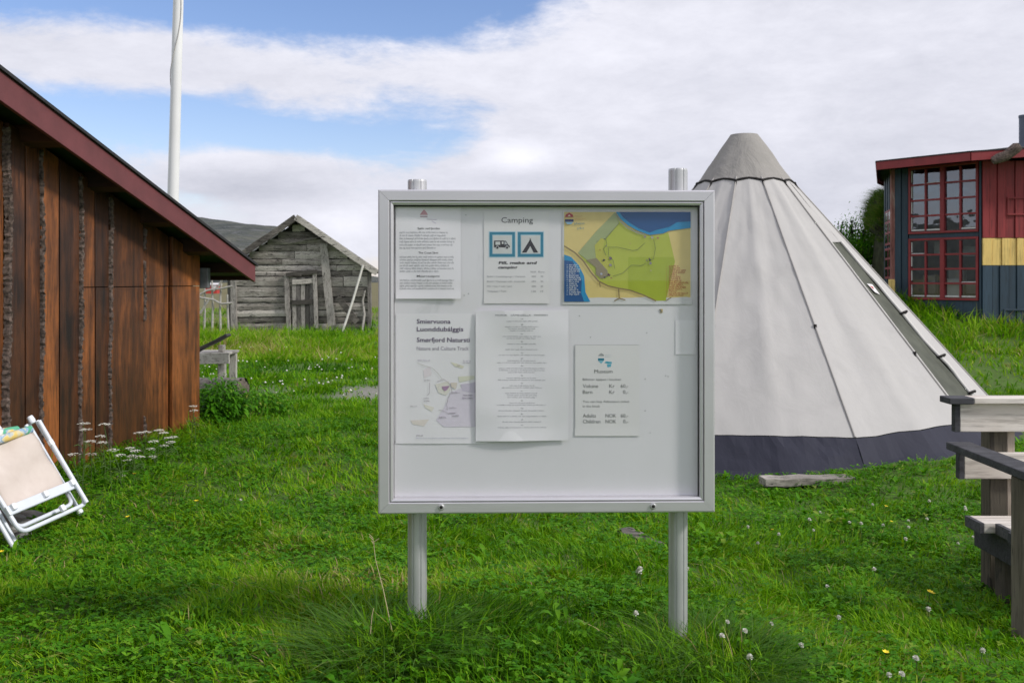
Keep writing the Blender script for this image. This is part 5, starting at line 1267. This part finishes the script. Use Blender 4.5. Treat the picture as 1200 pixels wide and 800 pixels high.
def lawn_height(x, y):
    """length of the grass in metres"""
    h = .038 + .045*fbm(x, y, .9, 41, 2) + .045*np.clip(fbm(x, y, .22, 43, 2)-.5, 0, 1)*2 + .05*np.clip(fbm(x, y, .45, 47, 2)-.55, 0, 1)*2
    def near(cx, cy, r): return np.exp(-((x-cx)**2+(y-cy)**2)/(r*r))
    h = h + .08*near(-.30,3.2,.30) + .08*near(.62,3.15,.30)
    # along the barn wall
    wd = (x-(-3.998+.167*y)); h = h + .10*np.exp(-(wd/.30)**2)*(y < 9)
    # round the tent skirt
    td = np.hypot(x-TX, y-TY)-2.58; h = h*(1-.5*np.exp(-(td/.5)**2)) + .02*np.exp(-(td/.15)**2)
    # meadow behind
    band = smooth01((y-15.5)/2.5)*smooth01((3-x)/2)
    h = h + band*(.04+.42*np.clip(fbm(x, y, 2.2, 51, 2)-.32, 0, 1))
    bank = smooth01((y-13.7-.3*np.sin(x*2))/.8)*smooth01((x-3.6)/1.5); h = h + bank*(.06+.14*fbm(x, y, .9, 53, 2))
    h = h*(1-.7*path_mask(x, y))
    return h
def lawn_hue(x, y, n):
    a = fbm(x, y, 1.6, 61, 3); b = fbm(x, y, .35, 67, 2)
    hue = .46 + (a-.5)*.55 + (b-.5)*.45 + RNG.normal(0, .19, n)
    # worn yellowish patches on the left lawn
    worn = np.clip((fbm(x+3, y, .8, 71, 3)-.56)*5, 0, 1)*np.exp(-((x+1.0)/1.2)**2-((y-4.2)/1.6)**2)
    hue = hue + worn*.55*RNG.random(n)
    hue = hue + (.04 + (fbm(x, y, 3.1, 73, 3)-.5)*.9)*smooth01((y-11)/6)
    r = RNG.random(n); hue = np.where(r < .007, .97, hue); hue = np.where((r > .007) & (r < .02), .88, hue)
    return np.clip(hue, 0, 1)
def build_grass():
    parts = []
    for n, d0, d1, p, seg, wf, hf, ex in ((250000, 1.9, 5.2, 1.35, 3, .0058, 1.0, .5), (240000, 5.2, 11.5, 1.5, 2, .0095, 1.1, .8), (230000, 11.5, 24, 1.4, 2, .020, 1.45, 1.0), (110000, 24, 62, 1.3, 1, .035, 1.15, 2.0)):
        x, y = scatter(n, d0, d1, p, .60, ex)
        # clump: pull points towards lumps
        ang = RNG.uniform(0, 6.28, n); k = free(x, y)
        dens = fbm(x, y, .14 if d1 < 12 else .5, 81, 2); pm = path_mask(x, y)
        k &= (RNG.random(n) < np.clip(.55+(dens-.5)*2.2, .18, 1)) & (RNG.random(n) > pm*.80)
        x, y = x[k], y[k]; m = len(x)
        h = lawn_height(x, y)*hf*RNG.uniform(.55, 1.35, m); w = wf*RNG.uniform(.6, 1.5, m)
        flow = fbm(x, y, .5, 91, 2)*9.0
        az = flow + RNG.normal(0, 1.0, m); bend = np.clip(RNG.normal(.75, .35, m), .05, 1.5)
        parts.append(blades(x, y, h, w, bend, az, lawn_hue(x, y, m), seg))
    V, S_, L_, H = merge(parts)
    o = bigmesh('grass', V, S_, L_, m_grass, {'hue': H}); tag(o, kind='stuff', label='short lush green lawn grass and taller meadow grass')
build_grass()

def leaves(x, y, z, az, ln, wd, rise, droop, hue, nl=5):
    """arching broad leaves"""
    n = len(x); t = np.linspace(0, 1, nl)[None,:]
    prof = np.sin(np.pi*np.clip(t*.93+.05, 0, 1))**.8
    r = ln[:,None]*t; zz = z[:,None] + ln[:,None]*(rise[:,None]*t - droop[:,None]*t*t)
    cx = x[:,None]+np.cos(az)[:,None]*r*.9; cy = y[:,None]+np.sin(az)[:,None]*r*.9
    sx = -np.sin(az)[:,None]; sy = np.cos(az)[:,None]; w = wd[:,None]*.5*prof
    A = np.stack([cx-sx*w, cy-sy*w, zz+w*.35], -1); B = np.stack([cx, cy, zz], -1); C = np.stack([cx+sx*w, cy+sy*w, zz+w*.35], -1)
    V = np.stack([A, B, C], 2).reshape(n, nl*3, 3); k = nl*3
    pt = []
    for i in range(nl-1):
        for j in range(2): pt.append([3*i+j, 3*i+j+1, 3*(i+1)+j+1, 3*(i+1)+j])
    pt = np.array(pt).ravel(); loops = ((np.arange(n)*k)[:,None]+pt[None,:]).ravel()
    hv = np.clip(np.repeat(hue, k), 0, 1)
    return V.reshape(-1,3), np.full(n*(nl-1)*2, 4), loops, hv
def build_cover():
    parts = []
    # rosettes of dandelion-like leaves
    n = 1500; x, y = scatter(n, 2.0, 9.5, 1.4); k = free(x, y) & (RNG.random(n) < np.clip((fbm(x, y, .8, 101, 2)-.38)*4, .04, 1)); x, y = x[k], y[k]
    for cx, cy in zip(x, y):
        m = RNG.integers(5, 10); az = RNG.uniform(0, 6.28, m); ln = RNG.uniform(.03, .075, m)
        parts.append(leaves(np.full(m, cx), np.full(m, cy), np.full(m, gz1(cx, cy)+.012), az, ln, ln*RNG.uniform(.24,.36), RNG.uniform(.7,1.5,m), RNG.uniform(.4,.9,m), np.clip(.55+RNG.normal(0,.18,m),0,1)))
    # clover and other small leaflets
    n = 80000; x, y = scatter(n, 1.9, 9, 1.25); k = free(x, y) & (RNG.random(n) < np.clip((fbm(x, y, .55, 107, 2)-.36)*5, .12, 1)); x, y = x[k], y[k]; m = len(x)
    h = lawn_height(x, y); z = gz(x, y)+h*RNG.uniform(.25, .75, m); s = RNG.uniform(.012, .024, m); a0 = RNG.uniform(0, 6.28, m); hu = .5+RNG.normal(0, .2, m)
    for q in range(3): parts.append(leaves(x, y, z, a0+q*2.09, s, s*.8, np.full(m,.35)+RNG.normal(0,.25,m), np.full(m,.3), hu, 3))
    V, S_, L_, H = merge(parts); o = bigmesh('ground_cover', V, S_, L_, m_leaf, {'hue': H}, True); tag(o, kind='stuff', label='clover and dandelion leaves among the grass')
build_cover()

# clover flowers of the far lawn: nobody could count them
def far_flowers():
    n = 1900; x, y = scatter(n, 11.5, 19, 1.4, .5, .4); k = free(x, y) & (x < -.5) & (RNG.random(n) < np.clip((fbm(x, y, 1.2, 121, 2)-.42)*5, .02, 1)*np.where(y < 15.5, 1, .35)); x, y = x[k], y[k]
    m = len(x); z = gz(x, y)+lawn_height(x, y)*.9+.015; s = RNG.uniform(.010, .020, m)
    t = np.array([[1,0,0],[0,1,0],[-1,0,0],[0,-1,0],[0,0,.9],[0,0,-.6]]); V = np.stack([x,y,z],-1)[:,None,:]+t[None]*s[:,None,None]
    f = np.array([[0,1,4],[1,2,4],[2,3,4],[3,0,4],[1,0,5],[2,1,5],[3,2,5],[0,3,5]]).ravel(); loops = ((np.arange(m)*6)[:,None]+f[None]).ravel()
    o = bigmesh('clover_flowers', V.reshape(-1,3), np.full(m*8,3), loops, m_white, None); tag(o, kind='stuff', label='haze of small white clover flowers along the worn strip behind the barn')
m_white = plain('white_petals', (.74,.73,.66), .8, 0, .1, 40); m_yel = plain('yellow_petals', (.80,.62,.02), .6, 0, .08, 40)
m_stem = plain('green_stem', (.06,.12,.02), .7, 0, .3, 20)
far_flowers()

# ---- single flowers in the lawn
def flower_proto(name, label, cat, group, kind):
    root = empty(name, (0,0,0), label, cat, group); mb = MB(); mb.tube([(0,0,-.03),(.004,.003,.03),(0,0,.072)], .0014, 5); s = mb.build('stem', m_stem, root)
    h = MB()
    if kind == 'clover':
        for _ in range(44):
            a = random.uniform(0, 6.28); e = random.uniform(-.5, 1.4); d = Vector((math.cos(a)*math.cos(e), math.sin(a)*math.cos(e), math.sin(e))); c = Vector((0,0,.078)); p = c+d*.0095
            sd = d.cross(Vector((.3,.2,1))).normalized()*.0028; h.add([c+d*.002-sd*.8, c+d*.002+sd*.8, p+sd*.5, p-sd*.7+Vector((0,0,.002))], [(0,1,2,3)])
    else:
        for i in range(6):
            a = i*1.047; d = Vector((math.cos(a), math.sin(a), .45)); sd = Vector((-math.sin(a), math.cos(a), 0))*.006; c = Vector((0,0,.074)); h.add([c, c+d*.007+sd, c+d*.013, c+d*.007-sd], [(0,1,2,3)])
    h.build('flower_head', m_white if kind == 'clover' else m_yel, root); return root
def dup(root, loc, rz, sc, label=None):
    r = root.copy(); COL.objects.link(r); r.location = loc; r.rotation_euler = (random.uniform(-.2,.2), random.uniform(-.2,.2), rz); r.scale = (sc,)*3
    if label: r['label'] = label
    for c in root.children:
        k = c.copy(); COL.objects.link(k); k.parent = r
        for g in c.children: q = g.copy(); COL.objects.link(q); q.parent = k
    return r
def put(proto, spots, sc=1.0, used=[]):
    first = True
    for px, py in spots:
        # where the ray of this flower meets the lawn
        d = 2.0
        while d < 14:
            x = (px-600)/F*d
            if E-(py-328)/F*d <= gz1(x, d)+.07: break
            d += .04
        h = float(lawn_height(np.array([x]), np.array([d]))[0]); lo = (x, d, gz1(x, d)+h*.75-.045); s = sc*random.uniform(.8, 1.2)
        if first: proto.location = lo; proto.scale = (s,)*3; first = False
        else: dup(proto, lo, random.uniform(0, 6), s)
clov = flower_proto('white_clover', 'small white clover flower dotted in the near lawn', 'flower', 'white clover flowers in the lawn', 'clover')
put(clov, [(745,741),(1037,621),(877,623),(1024,593),(954,626),(950,618),(1008,624),(1086,611),(1068,611),(1069,626),(1127,598),(1127,602),(1140,634),(1146,625),(973,690),(1026,678),(980,731),(1092,722),(849,777),(881,797),(1041,794),(1058,795),(942,770),(870,763),(1090,593),(1000,617),(854,741),(889,641),(806,679),(750,676),(283,593),(1147,770),(1080,780),(900,735),(1120,641),(960,600),(917,633),(1060,640)], 1.0)
but = flower_proto('yellow_buttercup', 'small yellow buttercup flower dotted in the lawn', 'flower', 'yellow buttercups in the lawn', 'y')
put(but, [(230,593),(1036,594),(1042,610),(904,622),(1085,701),(1093,697),(1034,762),(157,561),(152,607),(3,657)], 1.0)
bd = flower_proto('white_bedstraw', 'taller white flower cluster in the grass just left of the right board post', 'flower', None, 'clover')
put(bd, [(750,684)], 1.5); dup(bd, bd.location+Vector((-.02,.02,-.015)), 1, 1.4, 'lower white flower cluster in the grass left of the right board post')

# ---- yarrow at the foot of the barn wall
def yarrow(px, py, label):
    k = (px-600)/F; d = (-3.998+.30)/(k-.167)*1.0; d = 3.72/(.167-k) - random.uniform(0,.5); d = max(4.9, d)
    x = k*d; z = E-(py-328)/F*d; g = gz1(x, d); root = empty('yarrow', (x, d, g), label, 'flower', 'yarrow along the barn wall')
    bx = x+random.uniform(-.06,.06); mb = MB(); H_ = z-g
    mb.tube([(bx, d, g-.02), (bx*.6+x*.4+.01, d, g+H_*.5), (x, d, z-.012)], .0022, 5)
    for q in range(5):
        t = random.uniform(.15,.75); a = random.uniform(0, 6.28); p = Vector((bx*(1-t)+x*t, d, g+H_*t)); mb.tube([p, p+Vector((math.cos(a)*.03, math.sin(a)*.03, .02)), p+Vector((math.cos(a)*.055, math.sin(a)*.055, .015))], .0022, 4)
    P(mb, 'stem', m_stem, root)
    h = MB()
    for _ in range(34):
        a = random.uniform(0, 6.28); r = .034*math.sqrt(random.random()); c = Vector((x+math.cos(a)*r, d+math.sin(a)*r, z-r*.25+random.uniform(-.003,.003)))
        for s_ in range(5):
            b_ = s_*1.256+a; h.add([c, c+Vector((math.cos(b_)*.0075, math.sin(b_)*.0075, .001)), c+Vector((math.cos(b_+.8)*.0065, math.sin(b_+.8)*.0065, .002))], [(0,1,2)])
    P(h, 'flower_head', m_white, root)
for i, (px, py) in enumerate([(98,495),(100,502),(122,496),(117,510),(120,517),(105,516),(106,531),(86,531),(132,526),(141,532),(152,524),(158,527),(163,534),(150,538),(172,536),(178,534),(186,503),(191,506),(197,512),(200,517),(226,475),(227,480),(163,506),(171,505),(180,516),(192,521),(140,556),(176,525),(155,533),(204,511),(213,523)]):
    yarrow(px, py, 'white yarrow stem at the foot of the brown barn wall')

# ---- tussocks, weeds, bushes
def blade_plant(name, label, cat, c, n, rad, h, w, hue, mat=m_tall, spread=1.0, group=None, bend=.9):
    a = RNG.uniform(0, 6.28, n); r = rad*np.sqrt(RNG.random(n)); x = c[0]+np.cos(a)*r; y = c[1]+np.sin(a)*r
    V, S_, L_, H = blades(x, y, h*RNG.uniform(.5, 1.15, n)*(1-.3*r/rad), w*RNG.uniform(.6,1.4,n), np.clip(RNG.normal(bend,.3,n),.1,1.6), a+RNG.normal(0,.6,n), np.clip(hue+RNG.normal(0,.14,n),0,1), 4)
    z = gz1(c[0], c[1]); V = V - np.array([c[0], c[1], z]); o = bigmesh(name, V, S_, L_, mat, {'hue': H}); o.location = (c[0], c[1], z); return tag(o, label, cat, group)
blade_plant('grass_tussock', 'drooping dark grass tussock at the foot of the left board post', 'grass clump', (-.40,3.10), 1000, .20, .26, .0048, .42, bend=1.15)
blade_plant('grass_tussock', 'fine dark grass tussock at the foot of the right board post', 'grass clump', (.66,3.16), 1000, .19, .26, .0046, .42, bend=1.15)
blade_plant('grass_tussock', 'small tussock in front of the right board post', 'grass clump', (.44,3.03), 500, .11, .17, .0035, .40)
def leafy(name, label, c, n, rx, ry, hh, ls, hue, mat=m_leaf, cat='plant', stems=14, up=.5):
    root = empty(name, (c[0], c[1], gz1(c[0], c[1])), label, cat)
    a = RNG.uniform(0, 6.28, n); r = np.sqrt(RNG.random(n)); t = RNG.random(n)**.7
    lump = fbm(np.cos(a)*2+9, t*3, .8, int(abs(c[0]*10)), 2)
    x = c[0]+np.cos(a)*r*rx*(.6+.7*lump); y = c[1]+np.sin(a)*r*ry*(.6+.7*lump); z = gz(x, y)+hh*t*(1-.55*r*r)*(.6+.7*lump)
    V, S_, L_, H = leaves(x, y, z, a+RNG.normal(0,.9,n), ls*RNG.uniform(.6,1.3,n), ls*.45*RNG.uniform(.6,1.3,n), up+RNG.normal(0,.35,n), np.full(n,.8), np.clip(hue+RNG.normal(0,.17,n)+(lump-.5)*.3,0,1), 4)
    V = V-np.array(root.location); o = bigmesh('foliage', V, S_, L_, mat, {'hue': H}, True); o.parent = root
    mb = MB()
    for _ in range(stems):
        b = random.uniform(0, 6.28); q = random.random()*.8; p = Vector((c[0]+math.cos(b)*q*rx*.5, c[1]+math.sin(b)*q*ry*.5, 0)); p.z = gz1(p.x, p.y)-.02
        mb.tube([p, p+Vector((math.cos(b)*rx*.15, math.sin(b)*ry*.15, hh*.5)), p+Vector((math.cos(b)*rx*.35, math.sin(b)*ry*.35, hh*random.uniform(.6,.95)))], [.006,.004,.002], 5)
    P(mb, 'stem', m_stem, root); return root
leafy('leafy_weed', 'dark green leafy weed at the corner of the brown barn', (-2.50,8.55), 1500, .20, .28, .42, .065, .34)
leafy('leafy_weed', 'lighter leafy weed right of the barn corner below the log', (-2.45,9.6), 800, .3, .3, .32, .06, .6)
leafy('leafy_weed', 'low weed tuft before the log', (-2.9,9.8), 500, .25, .25, .34, .06, .45)
leafy('dock_plant', 'broad-leaved plant in the lawn before the tent plank', (1.93,5.85), 60, .14, .13, .12, .075, .75, up=.9, stems=3)
leafy('dock_plant', 'broad-leaved rosette beside the lower right corner of the board', (1.05,5.2), 50, .13, .12, .09, .065, .75, up=.9, stems=3)
for (x, y, n, l) in ((-.22,2.98,26,'broad leaves at the foot of the left board post'), (-.48,2.78,30,'broad leaves lower left of the left board post'), (.30,2.86,24,'broad leaves before the right board post'), (-.05,2.72,26,'broad leaves in the lawn at the bottom centre'), (.16,3.3,18,'broad leaves between the two board posts')):
    leafy('dandelion_plant', l, (x,y), n+16, .10, .10, .085, .058, .58, up=.9, stems=2)
# dry stalks
for pts, lab in ((((459,737,3.1),(449,690,3.12),(440,655,3.15),(437,630,3.17)), 'tall dry straw stalk leaning beside the left board post'), (((434,742,3.0),(436,720,3.0),(438,712,3.0)), 'short dry stub in the tussock left of the board post')):
    mb = MB(); q = [W(*p) for p in pts]; mb.tube(q, [.0018,.0015,.0012,.0009][:len(q)], 5)
    if len(q) > 3:
        for k in range(5): a = q[-1].lerp(q[-2], k*.10); mb.tube([a, a+Vector((random.uniform(-.02,.02), 0, .012))], .0012, 4)
    tag(mb.build('dry_stalk', plain('dry_straw', (.42,.36,.20), .8), None, 0, q[0]), lab, 'stalk')
# shrub on the knoll behind the tent
def shrub():
    c = Vector((7.0, 20.2, gz1(7.0, 20.2)))
    root = empty('willow_shrub', c, 'green willow shrub on the knoll between the tent and the painted house', 'shrub')
    cl = []; mb = MB()
    for _ in range(70):
        a = random.uniform(0, 6.28); r = math.sqrt(random.random()); top = (1.15-.55*r)*random.uniform(.75, 1.1)
        top *= 1.25 - .35*max(-1, min(1, -(math.cos(a)*r)))*.9
        p = Vector((c.x+math.cos(a)*r*.95, c.y+math.sin(a)*r*1.0, c.z+top)); b = Vector((c.x+math.cos(a)*r*.4, c.y+math.sin(a)*r*.4, c.z-.1))
        mid = b.lerp(p, .55)+Vector((0,0,.1)); mb.tube([b, mid, p], [.02,.012,.004], 5); cl.append(p)
        for k in range(4): s_ = b.lerp(p, random.uniform(.4,.95)); e = s_+Vector((random.uniform(-.22,.22), random.uniform(-.22,.22), random.uniform(.05,.25))); mb.tube([s_, e], [.006,.002], 4); cl.append(e)
    P(mb, 'branch', m_bark, root)
    X = []; 
    for p in cl:
        for _ in range(52): X.append((p.x+random.gauss(0,.10), p.y+random.gauss(0,.10), p.z+random.gauss(-.04,.10)))
    X = np.array(X); n = len(X)
    V, S_, L_, H = leaves(X[:,0], X[:,1], X[:,2], RNG.uniform(0,6.28,n), RNG.uniform(.04,.075,n), RNG.uniform(.016,.03,n), RNG.normal(.3,.6,n), np.full(n,.5), np.clip(.45+RNG.normal(0,.22,n),0,1), 3)
    o = bigmesh('foliage', V-np.array(c), S_, L_, m_leaf, {'hue': H}, True); o.parent = root
    # bare twigs against the sky
    tw = MB()
    for _ in range(46):
        b = Vector((c.x-1.05+random.uniform(0,1.7), c.y+random.uniform(-.5,.3), c.z+random.uniform(.75,1.05))); e = b+Vector((random.uniform(-.2,.1), 0, random.uniform(.15,.38))); tw.tube([b, b.lerp(e,.5)+Vector((random.uniform(-.04,.04),0,0)), e], [.006,.004,.002], 4)
        for k in range(9): q = b.lerp(e, random.uniform(.3,1)); s_ = random.uniform(.012,.03); tw.add([q+Vector((-s_,0,0)), q+Vector((0,.01,-s_)), q+Vector((s_,0,s_*.4)), q+Vector((0,-.01,s_))], [(0,1,2,3)])
    P(tw, 'twig', plain('dark_twig', (.03,.04,.025), .9), root)
shrub()
# turf hut beside the house
def turf_hut():
    c = Vector((7.34, 18.9, gz1(7.34, 18.9))); root = empty('turf_hut', c, 'turf-covered hump with overhanging dry grass against the left side of the painted house', 'hut')
    m = plain('dark_turf', (.040,.042,.020), .95, 0, .5, 8, .6)
    bm = bmesh.new(); bmesh.ops.create_icosphere(bm, subdivisions=5, radius=1.0)
    top = E+1.60
    for v in bm.verts:
        s = fbm(np.array([v.co.x*1.0+5]), np.array([v.co.y+v.co.z*1.4]), .7, 9, 3)[0]; k = .82+.36*s
        sq = lambda t, e: math.copysign(abs(t)**e, t)
        v.co = Vector((sq(v.co.x,.7)*.38*k, sq(v.co.y,.7)*.65*k, (sq(v.co.z,.55)*1.15*k if v.co.z > 0 else v.co.z*1.1)))
        if v.co.z > .5: v.co.x -= .10; v.co.x *= 1.12
        v.co += Vector((0,0,top-1.15-c.z))
    me = bpy.data.meshes.new('turf_mound'); bm.to_mesh(me); vs = [v.co.copy() for v in bm.verts if v.co.z > top-c.z-.95]; bm.free(); me.materials.append(m); me.polygons.foreach_set('use_smooth',[True]*len(me.polygons))
    o = bpy.data.objects.new('turf_mound', me); COL.objects.link(o); o.parent = root
    n = 9000; idx = RNG.integers(0, len(vs), n); B = np.array([tuple(v) for v in vs])[idx]+RNG.normal(0,.02,(n,3)); ang = np.arctan2(B[:,1], B[:,0])+RNG.normal(0,.5,n)
    V, S_, L_, H = blades(B[:,0], B[:,1], RNG.uniform(.10,.24,n), RNG.uniform(.006,.012,n), RNG.uniform(.8,2.0,n), ang, np.clip(.62+RNG.normal(0,.2,n),0,.95), 3, z=B[:,2])
    o = bigmesh('turf_grass', V, S_, L_, m_tall, {'hue': H}); o.parent = root
turf_hut()
